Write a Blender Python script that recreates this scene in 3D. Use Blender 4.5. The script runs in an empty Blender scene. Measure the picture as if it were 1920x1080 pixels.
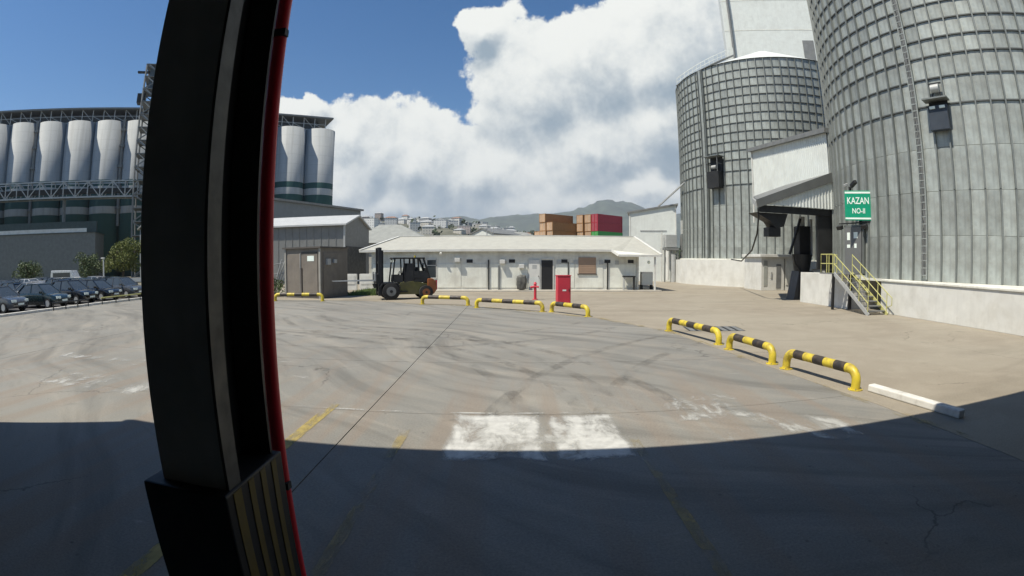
import bpy, bmesh, math, random
from mathutils import Vector, Matrix
R_ = math.radians
random.seed(7)
sc = bpy.context.scene
COL = sc.collection

# ------------------------------------------------------------------ camera
CAM_H = 2.4
cam_d = bpy.data.cameras.new('camera')
cam = bpy.data.objects.new('camera', cam_d)
COL.objects.link(cam)
sc.camera = cam
sc.render.engine = 'CYCLES'
sc.cycles.max_bounces = 5
sc.cycles.diffuse_bounces = 3
sc.cycles.glossy_bounces = 3
sc.cycles.transparent_max_bounces = 8
cam.location = (0, 0, CAM_H)
PITCH = 0.055
cam.rotation_euler = (math.pi / 2 - PITCH, 0, 0)
cam_d.type = 'PANO'                       # wide security-camera lens (equidistant fisheye)
cam_d.sensor_fit = 'HORIZONTAL'
cam_d.sensor_width = 36.0
cam_d.sensor_height = 20.25
F_MM = 940.0 * 36.0 / 1920.0
for holder in (cam_d, getattr(cam_d, 'cycles', None)):
    try:
        holder.panorama_type = 'FISHEYE_LENS_POLYNOMIAL'
        holder.fisheye_fov = R_(170)
        holder.fisheye_polynomial_k0 = 0.0
        holder.fisheye_polynomial_k1 = -1.0 / F_MM
        holder.fisheye_polynomial_k2 = 0.0
        holder.fisheye_polynomial_k3 = 0.0
        holder.fisheye_polynomial_k4 = 0.0
        break
    except (AttributeError, TypeError):
        continue
cam_d.clip_start = 0.05
cam_d.clip_end = 20000

# ------------------------------------------------------------------ sun, sky, exposure
SUN_EL = R_(60.0)
SUN_H = Vector((-0.87, -0.49, 0)).normalized()          # horizontal direction towards the sun
SUN_DIR = Vector((SUN_H.x * math.cos(SUN_EL), SUN_H.y * math.cos(SUN_EL), math.sin(SUN_EL)))
sun_d = bpy.data.lights.new('sun', 'SUN')
sun_d.energy = 5.0
sun_d.angle = R_(0.53)
sun_d.color = (1.0, 0.93, 0.80)
sun = bpy.data.objects.new('sun', sun_d)
COL.objects.link(sun)
sun.rotation_euler = (-SUN_DIR).to_track_quat('-Z', 'Y').to_euler()
sun.location = (-60, -30, 120)

sc.view_settings.view_transform = 'Standard'
sc.view_settings.look = 'None'
sc.view_settings.gamma = 1.0
sc.view_settings.exposure = 0.3
sc.view_settings.use_curve_mapping = False

world = bpy.data.worlds.new('World')
sc.world = world
world.use_nodes = True
world.cycles.sampling_method = 'NONE'
wt = world.node_tree
wt.nodes.clear()


class NG:
    """small helper for building node graphs"""
    def __init__(self, tree):
        self.t = tree

    def n(self, typ, **kw):
        nd = self.t.nodes.new(typ)
        for k, v in kw.items():
            setattr(nd, k, v)
        return nd

    def put(self, sock, v):
        if isinstance(v, bpy.types.NodeSocket):
            self.t.links.new(v, sock)
        elif v is not None:
            sock.default_value = v

    def math(self, op, a, b=None, c=None, clamp=False):
        nd = self.n('ShaderNodeMath', operation=op, use_clamp=clamp)
        self.put(nd.inputs[0], a)
        self.put(nd.inputs[1], b)
        self.put(nd.inputs[2], c)
        return nd.outputs[0]

    def vec(self, op, a, b=None, out=0):
        nd = self.n('ShaderNodeVectorMath', operation=op)
        self.put(nd.inputs[0], a)
        if b is not None:
            self.put(nd.inputs[3 if op == 'SCALE' else 1], b)
        return nd.outputs[out]

    def noise(self, v, scale, detail=4, rough=0.55, dist=0.0, out=0, lac=2.0):
        nd = self.n('ShaderNodeTexNoise')
        self.put(nd.inputs['Vector'], v)
        nd.inputs['Scale'].default_value = scale
        nd.inputs['Detail'].default_value = detail
        nd.inputs['Roughness'].default_value = rough
        nd.inputs['Lacunarity'].default_value = lac
        nd.inputs['Distortion'].default_value = dist
        return nd.outputs[out]

    def mix(self, fac, a, b, blend='MIX'):
        nd = self.n('ShaderNodeMix', data_type='RGBA', blend_type=blend)
        self.put(nd.inputs['Factor'], fac)
        A = [s for s in nd.inputs if s.name == 'A' and s.type == 'RGBA'][0]
        B = [s for s in nd.inputs if s.name == 'B' and s.type == 'RGBA'][0]
        self.put(A, a if isinstance(a, bpy.types.NodeSocket) else (*a[:3], 1))
        self.put(B, b if isinstance(b, bpy.types.NodeSocket) else (*b[:3], 1))
        return [s for s in nd.outputs if s.type == 'RGBA'][0]

    def ramp(self, v, lo, hi, a=0.0, b=1.0, smooth=True):
        nd = self.n('ShaderNodeMapRange', interpolation_type='SMOOTHSTEP' if smooth else 'LINEAR')
        self.put(nd.inputs[0], v)
        nd.inputs[1].default_value = lo
        nd.inputs[2].default_value = hi
        nd.inputs[3].default_value = a
        nd.inputs[4].default_value = b
        return nd.outputs[0]

    def comb(self, x, y, z):
        nd = self.n('ShaderNodeCombineXYZ')
        self.put(nd.inputs[0], x)
        self.put(nd.inputs[1], y)
        self.put(nd.inputs[2], z)
        return nd.outputs[0]

    def sep(self, v):
        nd = self.n('ShaderNodeSeparateXYZ')
        self.put(nd.inputs[0], v)
        return nd.outputs


# cumulus field: (azimuth, elevation, half width, half height) in degrees
CLOUDS = [(-16.5, 11.5, 6.5, 7.6), (-20.5, 8.5, 4.5, 5.0), (-11.5, 11.5, 8.0, 6.8), (2.5, 19, 9.0, 9.5),
          (9, 22, 11.0, 8.0), (16, 22, 10.0, 9.0), (-4, 9.5, 11.0, 5.5), (9, 12, 10.0, 6.0), (17, 15, 6.0, 6.0),
          (-24.6, 17.0, 3.6, 2.0), (14.5, 8.0, 7.0, 2.8), (-14, 6.2, 9.0, 3.2), (2, 6.8, 14.0, 3.6), (-19, 13.5, 5, 5), (15, 6.0, 8, 3.4), (-18, 5.0, 6, 2.4), (-3.5, 26, 4, 2.5),
          (28, 27, 12.0, 9.0), (34, 15, 12, 8), (55, 24, 16, 10), (95, 14, 20, 7), (-150, 14, 22, 7),
          (-95, 12, 15, 5)]


def build_world():
    g = NG(wt)
    tc = g.n('ShaderNodeTexCoord')
    d = g.vec('NORMALIZE', tc.outputs['Generated'])
    x, y, z = g.sep(d)
    az = g.math('ARCTAN2', x, y)
    el = g.math('ARCSINE', z)
    p0 = g.comb(az, el, 0.0)
    # billowing: warp the layout, then add fractal detail
    w1 = g.vec('SCALE', g.vec('SUBTRACT', g.noise(d, 7.0, 3, 0.5, out=1), (0.5, 0.5, 0.5)), 0.09)
    w2 = g.vec('SCALE', g.vec('SUBTRACT', g.noise(d, 24.0, 4, 0.6, out=1), (0.5, 0.5, 0.5)), 0.035)
    warp = g.vec('ADD', w1, w2)

    def field(off):
        p = g.vec('ADD', g.vec('ADD', p0, warp), (off[0], off[1], 0.0))
        best = None
        for (a, e, rx, ry) in CLOUDS:
            q = g.vec('SUBTRACT', p, (R_(a), R_(e), 0))
            q = g.vec('MULTIPLY', q, (1 / R_(rx), 1 / R_(ry), 0))
            l = g.vec('LENGTH', q, out=1)
            best = l if best is None else g.math('SMOOTH_MIN', best, l, 0.22)
        dd = g.vec('ADD', d, (off[0], 0.0, off[1]))
        f1 = g.noise(dd, 9.0, 8, 0.58)
        f2 = g.noise(dd, 34.0, 6, 0.62)
        h = g.math('SUBTRACT', 1.0, best)
        h = g.math('ADD', h, g.math('MULTIPLY', g.math('SUBTRACT', f1, 0.5), 1.0))
        h = g.math('ADD', h, g.math('MULTIPLY', g.math('SUBTRACT', f2, 0.5), 0.42))
        return h
    h0 = field((0, 0))
    h1 = field((-0.020, 0.034))
    mask = g.ramp(h0, -0.03, 0.11)
    diff = g.math('SUBTRACT', h0, h1)
    big = g.noise(d, 5.0, 4, 0.5)
    lit = g.math('ADD', diff, g.math('MULTIPLY', g.math('SUBTRACT', big, 0.5), 0.75))
    # thin rims are brighter, deep cores darker
    lit = g.math('SUBTRACT', lit, g.math('MULTIPLY', g.math('MINIMUM', g.math('MAXIMUM', h0, 0.0), 1.0), 0.16))
    lit = g.ramp(lit, -0.62, 0.36)
    ccol = g.mix(lit, (4.4, 5.6, 6.7), (13.2, 13.4, 12.8))
    sky = g.n('ShaderNodeTexSky', sky_type='NISHITA')
    sky.sun_disc = False
    sky.sun_elevation = SUN_EL
    sky.sun_rotation = math.atan2(SUN_H.x, SUN_H.y)
    sky.altitude = 10
    sky.air_density = 1.0
    sky.dust_density = 0.3
    sky.ozone_density = 3.5
    hs = g.n('ShaderNodeHueSaturation')
    hs.inputs['Saturation'].default_value = 1.34
    hs.inputs['Value'].default_value = 1.5
    wt.links.new(sky.outputs[0], hs.inputs['Color'])
    skyc = hs.outputs[0]
    col = g.mix(mask, skyc, ccol)
    # milky air just above the horizon
    veil = g.ramp(el, R_(0), R_(9.5), 0.55, 0.0)
    col = g.mix(veil, col, (5.6, 6.9, 7.8))
    bg = g.n('ShaderNodeBackground')
    bg.inputs['Strength'].default_value = 0.058
    wt.links.new(col, bg.inputs['Color'])
    out = g.n('ShaderNodeOutputWorld')
    wt.links.new(bg.outputs[0], out.inputs[0])


build_world()

# ------------------------------------------------------------------ helpers
class MB:
    """collects shapes and links them as ONE mesh object"""
    def __init__(self):
        self.v = []
        self.f = []
        self.cuts = []

    def add(self, vs, fs):
        o = len(self.v)
        self.cuts.append((o, len(self.f)))
        self.v += [tuple(p) for p in vs]
        self.f += [tuple(i + o for i in f) for f in fs]
        return self

    def box(self, x0, x1, y0, y1, z0, z1):
        vs = [(x0, y0, z0), (x1, y0, z0), (x1, y1, z0), (x0, y1, z0), (x0, y0, z1), (x1, y0, z1), (x1, y1, z1), (x0, y1, z1)]
        return self.add(vs, [(0, 3, 2, 1), (4, 5, 6, 7), (0, 1, 5, 4), (1, 2, 6, 5), (2, 3, 7, 6), (3, 0, 4, 7)])

    def obox(self, c, s, rz=0.0, ry=0.0, rx=0.0):
        m = Matrix.Translation(c) @ Matrix.Rotation(rz, 4, 'Z') @ Matrix.Rotation(ry, 4, 'Y') @ Matrix.Rotation(rx, 4, 'X')
        b = MB().box(-s[0] / 2, s[0] / 2, -s[1] / 2, s[1] / 2, -s[2] / 2, s[2] / 2)
        return self.add([m @ Vector(p) for p in b.v], b.f)

    def bar(self, a, b, w, h=None):
        h = h or w
        a, b = Vector(a), Vector(b)
        d = b - a
        q = d.to_track_quat('X', 'Z').to_matrix().to_4x4()
        m = Matrix.Translation((a + b) / 2) @ q
        bb = MB().box(-d.length / 2, d.length / 2, -w / 2, w / 2, -h / 2, h / 2)
        return self.add([m @ Vector(p) for p in bb.v], bb.f)

    def cyl(self, a, b, r, n=12, r2=None, caps=True):
        r2 = r if r2 is None else r2
        a, b = Vector(a), Vector(b)
        q = (b - a).to_track_quat('Z', 'Y').to_matrix()
        vs = []
        for k in range(n):
            t = 2 * math.pi * k / n
            vs.append(a + q @ Vector((math.cos(t) * r, math.sin(t) * r, 0)))
        for k in range(n):
            t = 2 * math.pi * k / n
            vs.append(b + q @ Vector((math.cos(t) * r2, math.sin(t) * r2, 0)))
        fs = [(k, (k + 1) % n, n + (k + 1) % n, n + k) for k in range(n)]
        if caps:
            fs += [tuple(range(n - 1, -1, -1)), tuple(range(n, 2 * n))]
        return self.add(vs, fs)

    def tube(self, pts, r, n=8, caps=True):
        pts = [Vector(p) for p in pts]
        vs, fs = [], []
        up = None
        for i, p in enumerate(pts):
            d = (pts[min(i + 1, len(pts) - 1)] - pts[max(i - 1, 0)]).normalized()
            if up is None:
                up = Vector((0, 0, 1)) if abs(d.z) < 0.9 else Vector((1, 0, 0))
            s = d.cross(up).normalized()
            u = s.cross(d).normalized()
            up = u
            for k in range(n):
                t = 2 * math.pi * k / n
                vs.append(p + s * math.cos(t) * r + u * math.sin(t) * r)
        for i in range(len(pts) - 1):
            for k in range(n):
                a, b = i * n + k, i * n + (k + 1) % n
                fs.append((a, b, b + n, a + n))
        if caps:
            fs += [tuple(range(n - 1, -1, -1)), tuple(range((len(pts) - 1) * n, len(pts) * n))]
        return self.add(vs, fs)

    def prism(self, poly, fn0, fn1):
        """poly: 2D points; fn0/fn1 map (a,b) to 3D for the two ends"""
        n = len(poly)
        vs = [fn0(*p) for p in poly] + [fn1(*p) for p in poly]
        fs = [tuple(range(n - 1, -1, -1)), tuple(range(n, 2 * n))]
        fs += [(k, (k + 1) % n, n + (k + 1) % n, n + k) for k in range(n)]
        return self.add(vs, fs)

    def prism_y(self, poly, y0, y1):
        return self.prism(poly, lambda a, b: (a, y0, b), lambda a, b: (a, y1, b))

    def prism_x(self, poly, x0, x1):
        return self.prism(poly, lambda a, b: (x0, a, b), lambda a, b: (x1, a, b))

    def prism_z(self, poly, z0, z1):
        return self.prism(poly, lambda a, b: (a, b, z0), lambda a, b: (a, b, z1))

    def mesh(self, name, mat=None, smooth=False):
        me = bpy.data.meshes.new(name)
        me.from_pydata(self.v, [], self.f)
        bm = bmesh.new()
        bm.from_mesh(me)
        bmesh.ops.recalc_face_normals(bm, faces=bm.faces)
        bm.to_mesh(me)
        bm.free()
        if mat:
            me.materials.append(mat)
        if smooth:
            me.shade_smooth()
        me.update()
        return me

    def build(self, name, mat, parent=None, smooth=False, bevel=0.0, loc=None, join=False):
        if len(self.cuts) > 1 and not join:          # every separate piece becomes a part of its own
            first = None
            ends = self.cuts[1:] + [(len(self.v), len(self.f))]
            for (v0, f0), (v1, f1) in zip(self.cuts, ends):
                o = MB().add(self.v[v0:v1], [tuple(i - v0 for i in f) for f in self.f[f0:f1]]).build(name, mat, parent, smooth, bevel, loc)
                first = first or o
            return first
        o = bpy.data.objects.new(name, self.mesh(name, mat, smooth))
        COL.objects.link(o)
        if parent:
            o.parent = parent
        if loc:
            o.location = loc
        if bevel:
            m = o.modifiers.new('bevel', 'BEVEL')
            m.width = bevel
            m.segments = 2
            m.limit_method = 'ANGLE'
        if smooth:
            m = o.modifiers.new('split', 'EDGE_SPLIT')
            m.split_angle = R_(38)
        return o


def tag(o, label=None, cat=None, group=None, kind=None):
    if label:
        o['label'] = label
    if cat:
        o['category'] = cat
    if group:
        o['group'] = group
    if kind:
        o['kind'] = kind
    return o


def thing(name, label, cat, loc=(0, 0, 0), rz=0.0, group=None):
    o = bpy.data.objects.new(name, None)
    o.empty_display_size = 0.3
    COL.objects.link(o)
    o.location = loc
    o.rotation_euler = (0, 0, rz)
    return tag(o, label, cat, group)


def link_mesh(name, me, parent, loc=(0, 0, 0), rz=0.0):
    o = bpy.data.objects.new(name, me)
    COL.objects.link(o)
    o.parent = parent
    o.location = loc
    o.rotation_euler = (0, 0, rz)
    return o


def copy_tree(o, parent=None):
    c = o.copy()
    COL.objects.link(c)
    c.parent = parent
    for ch in o.children:
        copy_tree(ch, c)
    return c


# ------------------------------------------------------------------ materials
MATS = {}


def pmat(name, col, rough=0.6, metal=0.0, var=0.12, scale=1.5, bump=0.0, bscale=40.0, dirt=None, dirt_amt=0.0, dirt_scale=0.6,
         rnd=0.0, spec=0.5, coat=0.0, alpha=None, streak=0.0):
    if name in MATS:
        return MATS[name]
    m = bpy.data.materials.new(name)
    m.use_nodes = True
    t = m.node_tree
    t.nodes.clear()
    g = NG(t)
    tc = g.n('ShaderNodeTexCoord')
    v = tc.outputs['Object']
    bs = g.n('ShaderNodeBsdfPrincipled')
    out = g.n('ShaderNodeOutputMaterial')
    t.links.new(bs.outputs[0], out.inputs[0])
    nz = g.noise(v, scale, 5, 0.6)
    lo = tuple(c * (1 - var) for c in col)
    hi = tuple(min(1, c * (1 + var)) for c in col)
    c = g.mix(g.ramp(nz, 0.3, 0.7), lo, hi)
    if dirt:
        dn = g.noise(v, dirt_scale, 7, 0.62, 0.3)
        c = g.mix(g.math('MULTIPLY', g.ramp(dn, 0.42, 0.7), dirt_amt), c, dirt)
    if streak:
        x, y, z = g.sep(v)
        sv = g.comb(g.math('MULTIPLY', x, 5.0), g.math('MULTIPLY', y, 5.0), g.math('MULTIPLY', z, 0.35))
        sn = g.noise(sv, 1.0, 5, 0.6)
        c = g.mix(g.math('MULTIPLY', g.ramp(sn, 0.45, 0.75), streak), c, tuple(k * 0.55 for k in col))
    if rnd:
        oi = g.n('ShaderNodeObjectInfo')
        f = g.math('ADD', g.math('MULTIPLY', g.math('SUBTRACT', oi.outputs['Random'], 0.5), rnd * 2), 1.0)
        c = g.vec('SCALE', c, f)
    t.links.new(c, bs.inputs['Base Color'])
    bs.inputs['Metallic'].default_value = metal
    rr = g.ramp(g.noise(v, scale * 2.3, 4, 0.6), 0.3, 0.7, max(0.02, rough - 0.08), min(1, rough + 0.1))
    t.links.new(rr, bs.inputs['Roughness'])
    bs.inputs['Specular IOR Level'].default_value = spec
    if coat:
        bs.inputs['Coat Weight'].default_value = coat
        bs.inputs['Coat Roughness'].default_value = 0.06
    if bump:
        b = g.n('ShaderNodeBump')
        b.inputs['Strength'].default_value = bump
        b.inputs['Distance'].default_value = 0.02
        t.links.new(g.noise(v, bscale, 5, 0.6), b.inputs['Height'])
        t.links.new(b.outputs[0], bs.inputs['Normal'])
    MATS[name] = m
    return m


M_white = pmat('white_paint', (0.66, 0.66, 0.62), 0.55, var=0.05, dirt=(0.42, 0.40, 0.34), dirt_amt=0.35, dirt_scale=0.9, streak=0.12)
M_clad = pmat('white_cladding', (0.66, 0.69, 0.66), 0.45, 0.0, var=0.04, dirt=(0.45, 0.45, 0.42), dirt_amt=0.25, streak=0.15)
M_wall = pmat('pale_wall', (0.70, 0.70, 0.63), 0.75, var=0.05, dirt=(0.40, 0.37, 0.31), dirt_amt=0.55, dirt_scale=0.8, streak=0.3)
M_panel = pmat('pale_panel', (0.76, 0.77, 0.69), 0.55, var=0.04, rnd=0.07, dirt=(0.46, 0.43, 0.36), dirt_amt=0.5, streak=0.25)
M_roofp = pmat('pale_roof_sheet', (0.43, 0.425, 0.37), 0.55, var=0.06, dirt=(0.42, 0.40, 0.34), dirt_amt=0.3, dirt_scale=0.3)
M_galv = pmat('galvanised_steel', (0.345, 0.375, 0.355), 0.50, 0.25, var=0.10, scale=2.2, rnd=0.17, dirt=(0.22, 0.215, 0.19), dirt_amt=0.55, dirt_scale=0.9, streak=0.4)
M_galvd = pmat('galvanised_stiffener', (0.20, 0.215, 0.205), 0.5, 0.4, var=0.10, rnd=0.06, streak=0.2)
M_ring = pmat('galvanised_ring', (0.10, 0.105, 0.10), 0.55, 0.4, var=0.10)
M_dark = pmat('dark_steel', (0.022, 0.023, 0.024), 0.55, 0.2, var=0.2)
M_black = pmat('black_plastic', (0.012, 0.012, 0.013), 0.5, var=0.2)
M_grey = pmat('grey_steel', (0.20, 0.205, 0.20), 0.5, 0.2, var=0.12)
M_lgrey = pmat('light_grey_steel', (0.42, 0.43, 0.42), 0.5, 0.2, var=0.1)
M_col = pmat('column_paint', (0.42, 0.45, 0.44), 0.5, 0.0, var=0.15, streak=0.2)
M_coledge = pmat('column_edge_light_tone', (0.06, 0.06, 0.058), 0.5, 0.0, var=0.3, scale=5, dirt=(0.14, 0.13, 0.11), dirt_amt=0.5, dirt_scale=3)  # edge colour toned for the light it catches from the opening
M_redpipe = pmat('red_pipe_paint', (0.72, 0.02, 0.035), 0.45, var=0.12)
M_red = pmat('red_cabinet_paint', (0.56, 0.035, 0.06), 0.45, var=0.08, dirt=(0.35, 0.06, 0.06), dirt_amt=0.3)
M_yel = pmat('yellow_paint', (0.62, 0.49, 0.04), 0.5, var=0.10, scale=4, dirt=(0.20, 0.13, 0.06), dirt_amt=0.7, dirt_scale=4.5, bump=0.15, bscale=25)
M_yelfade = pmat('faded_yellow_paint', (0.48, 0.46, 0.16), 0.55, var=0.1, dirt=(0.36, 0.36, 0.22), dirt_amt=0.5, dirt_scale=3.0)
M_blk = pmat('black_band_paint', (0.03, 0.026, 0.024), 0.55, var=0.2, dirt=(0.14, 0.10, 0.06), dirt_amt=0.6, dirt_scale=4.0)
M_glass = pmat('window_glass', (0.05, 0.06, 0.065), 0.08, var=0.1, spec=0.8)
M_conc = pmat('silo_concrete', (0.40, 0.41, 0.40), 0.8, var=0.06, scale=0.15, streak=0.12)
M_shed = pmat('grey_shed_sheet', (0.19, 0.195, 0.19), 0.6, 0.1, var=0.06, streak=0.15)
M_shedroof = pmat('shed_roof_sheet', (0.50, 0.51, 0.50), 0.5, 0.1, var=0.06)
M_booth = pmat('brown_booth_paint', (0.20, 0.175, 0.145), 0.6, var=0.08, dirt=(0.12, 0.10, 0.085), dirt_amt=0.5, streak=0.2)
M_boothd = pmat('booth_frame_paint', (0.09, 0.08, 0.07), 0.6, var=0.1)
M_tan = pmat('brown_shutter', (0.34, 0.235, 0.165), 0.6, var=0.06)
M_rub = pmat('tyre_rubber', (0.018, 0.018, 0.018), 0.8, var=0.2)
M_fork = pmat('forklift_dark_paint', (0.022, 0.023, 0.026), 0.4, 0.1, var=0.15, dirt=(0.09, 0.08, 0.06), dirt_amt=0.35, dirt_scale=2)
M_forkg = pmat('forklift_olive_paint', (0.11, 0.105, 0.03), 0.45, var=0.12, dirt=(0.07, 0.06, 0.04), dirt_amt=0.5, dirt_scale=2)
M_forkr = pmat('forklift_rust_red_paint', (0.26, 0.085, 0.025), 0.45, var=0.12, dirt=(0.08, 0.05, 0.035), dirt_amt=0.5, dirt_scale=2)
M_sign = pmat('green_sign_face', (0.0, 0.28, 0.15), 0.4, var=0.05)
M_signw = pmat('sign_white', (0.78, 0.86, 0.80), 0.5, var=0.03)
M_bark = pmat('bark', (0.09, 0.07, 0.05), 0.9, var=0.2, scale=6)
M_leaf = pmat('leaves', (0.075, 0.105, 0.035), 0.7, var=0.35, scale=1.3)
M_leafy = pmat('yellowish_leaves', (0.13, 0.15, 0.03), 0.7, var=0.3, scale=1.3)
M_wood = pmat('far_woodland', (0.05, 0.07, 0.035), 0.9, var=0.4, scale=0.05)
M_grass = pmat('grass_blades', (0.13, 0.19, 0.05), 0.8, var=0.35, scale=3)
M_brownc = pmat('brown_container_paint', (0.30, 0.155, 0.06), 0.6, var=0.08, rnd=0.08, streak=0.15)
M_sunend = pmat('sunlit_container_door', (0.50, 0.33, 0.20), 0.6, var=0.08, rnd=0.1)  # brown doors coloured paler to carry the sunlight on the container ends
M_redc = pmat('maroon_container_paint', (0.36, 0.03, 0.05), 0.55, var=0.08, streak=0.12)
M_greenc = pmat('green_container_paint', (0.05, 0.33, 0.07), 0.55, var=0.08)
M_whitekerb = pmat('white_kerb_paint', (0.68, 0.67, 0.62), 0.7, var=0.06, dirt=(0.35, 0.33, 0.29), dirt_amt=0.7, dirt_scale=2.5)
M_dull = pmat('warehouse_inside', (0.16, 0.16, 0.165), 0.8, var=0.1)


def ground_mat(name, base, alt, dust, kind):
    m = bpy.data.materials.new(name)
    m.use_nodes = True
    t = m.node_tree
    t.nodes.clear()
    g = NG(t)
    geo = g.n('ShaderNodeNewGeometry')
    v = geo.outputs['Position']
    bs = g.n('ShaderNodeBsdfPrincipled')
    out = g.n('ShaderNodeOutputMaterial')
    t.links.new(bs.outputs[0], out.inputs[0])
    x, y, z = g.sep(v)
    big = g.noise(v, 0.16, 5, 0.6, 0.6)
    med = g.noise(v, 0.9, 6, 0.62, 0.4)
    fine = g.noise(v, 38.0, 5, 0.75)
    c = g.mix(g.ramp(big, 0.35, 0.68), base, alt)
    c = g.mix(g.math('MULTIPLY', g.ramp(med, 0.42, 0.70), 0.6), c, dust)
    if kind == 'slab':
        # tyre sweeps: noise stretched along the direction of travel, bent by a low-frequency warp
        wv = g.vec('ADD', v, g.vec('SCALE', g.vec('SUBTRACT', g.noise(v, 0.07, 2, 0.5, out=1), (0.5, 0.5, 0.5)), 9.0))
        wx, wy, wz = g.sep(wv)
        ang = R_(-38)
        u1 = g.math('ADD', g.math('MULTIPLY', wx, math.cos(ang)), g.math('MULTIPLY', wy, math.sin(ang)))
        u2 = g.math('SUBTRACT', g.math('MULTIPLY', wy, math.cos(ang)), g.math('MULTIPLY', wx, math.sin(ang)))
        tv = g.comb(g.math('MULTIPLY', u1, 0.16), g.math('MULTIPLY', u2, 1.5), 0.0)
        tn = g.noise(tv, 1.0, 6, 0.6)
        c = g.mix(g.math('MULTIPLY', g.ramp(tn, 0.46, 0.68), 0.55), c, tuple(k * 0.60 for k in base))
        tn2 = g.noise(g.vec('ADD', tv, (7.3, 2.1, 0)), 1.0, 5, 0.6)
        c = g.mix(g.math('MULTIPLY', g.ramp(tn2, 0.50, 0.70), 0.42), c, tuple(min(1, k * 1.3) for k in dust))
        # dusty brown wheel tracks in the lane running out of the warehouse
        tr = g.noise(g.comb(g.math('MULTIPLY', x, 1.6), g.math('MULTIPLY', y, 0.10), 0.0), 1.0, 4, 0.55)
        near = g.ramp(y, 7.0, 15.0, 1.0, 0.15)
        c = g.mix(g.math('MULTIPLY', g.math('MULTIPLY', g.ramp(tr, 0.46, 0.62), near), 0.5), c, (0.235, 0.19, 0.15))
        # pale scuffs and paint residue
        sc_ = g.noise(g.comb(g.math('MULTIPLY', x, 0.5), g.math('MULTIPLY', y, 2.2), 3.0), 1.0, 7, 0.7, 0.8)
        c = g.mix(g.math('MULTIPLY', g.ramp(sc_, 0.63, 0.74), 0.55), c, (0.42, 0.41, 0.38))
    else:
        tv = g.comb(g.math('MULTIPLY', x, 0.12), g.math('MULTIPLY', y, 0.5), 0.0)
        tn = g.noise(tv, 1.0, 6, 0.6, 1.0)
        c = g.mix(g.math('MULTIPLY', g.ramp(tn, 0.48, 0.7), 0.4), c, tuple(k * 0.66 for k in base))
    # hairline cracks, grit and small spots
    vor = g.n('ShaderNodeTexVoronoi', feature='DISTANCE_TO_EDGE')
    g.put(vor.inputs['Vector'], g.vec('ADD', v, g.vec('SCALE', g.noise(v, 1.1, 4, 0.6, out=1), 0.9)))
    vor.inputs['Scale'].default_value = 0.22
    crack = g.math('MULTIPLY', g.ramp(vor.outputs['Distance'], 0.0, 0.006, 1.0, 0.0), g.ramp(g.noise(v, 0.25, 2, 0.5), 0.5, 0.6))
    c = g.mix(g.math('MULTIPLY', crack, 0.6), c, tuple(k * 0.35 for k in base))
    sp = g.n('ShaderNodeTexVoronoi', feature='F1')
    g.put(sp.inputs['Vector'], v)
    sp.inputs['Scale'].default_value = 5.0
    spot = g.math('MULTIPLY', g.ramp(sp.outputs['Distance'], 0.05, 0.16, 1.0, 0.0), g.ramp(g.noise(v, 1.7, 3, 0.5), 0.55, 0.62))
    c = g.mix(g.math('MULTIPLY', spot, 0.55), c, tuple(k * 0.45 for k in base))
    oil = g.noise(v, 0.55, 3, 0.5)
    c = g.mix(g.math('MULTIPLY', g.ramp(oil, 0.68, 0.76), 0.45), c, tuple(k * 0.4 for k in base))
    c = g.vec('SCALE', c, g.ramp(fine, 0.25, 0.75, 0.72, 1.26, False))
    t.links.new(c, bs.inputs['Base Color'])
    bs.inputs['Roughness'].default_value = 0.85
    bs.inputs['Specular IOR Level'].default_value = 0.12
    b = g.n('ShaderNodeBump')
    b.inputs['Strength'].default_value = 0.25
    b.inputs['Distance'].default_value = 0.01
    t.links.new(g.noise(v, 30.0, 5, 0.7), b.inputs['Height'])
    t.links.new(b.outputs[0], bs.inputs['Normal'])
    MATS[name] = m
    return m


G_slab = ground_mat('yard_concrete', (0.20, 0.197, 0.18), (0.25, 0.245, 0.222), (0.258, 0.24, 0.205), 'slab')
G_apron = ground_mat('apron_concrete', (0.275, 0.242, 0.19), (0.31, 0.28, 0.222), (0.335, 0.30, 0.238), 'apron')
G_base = ground_mat('dusty_ground', (0.20, 0.185, 0.15), (0.17, 0.175, 0.12), (0.25, 0.22, 0.17), 'apron')
G_asph = ground_mat('parking_asphalt', (0.055, 0.056, 0.06), (0.075, 0.075, 0.078), (0.10, 0.095, 0.09), 'apron')


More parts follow.
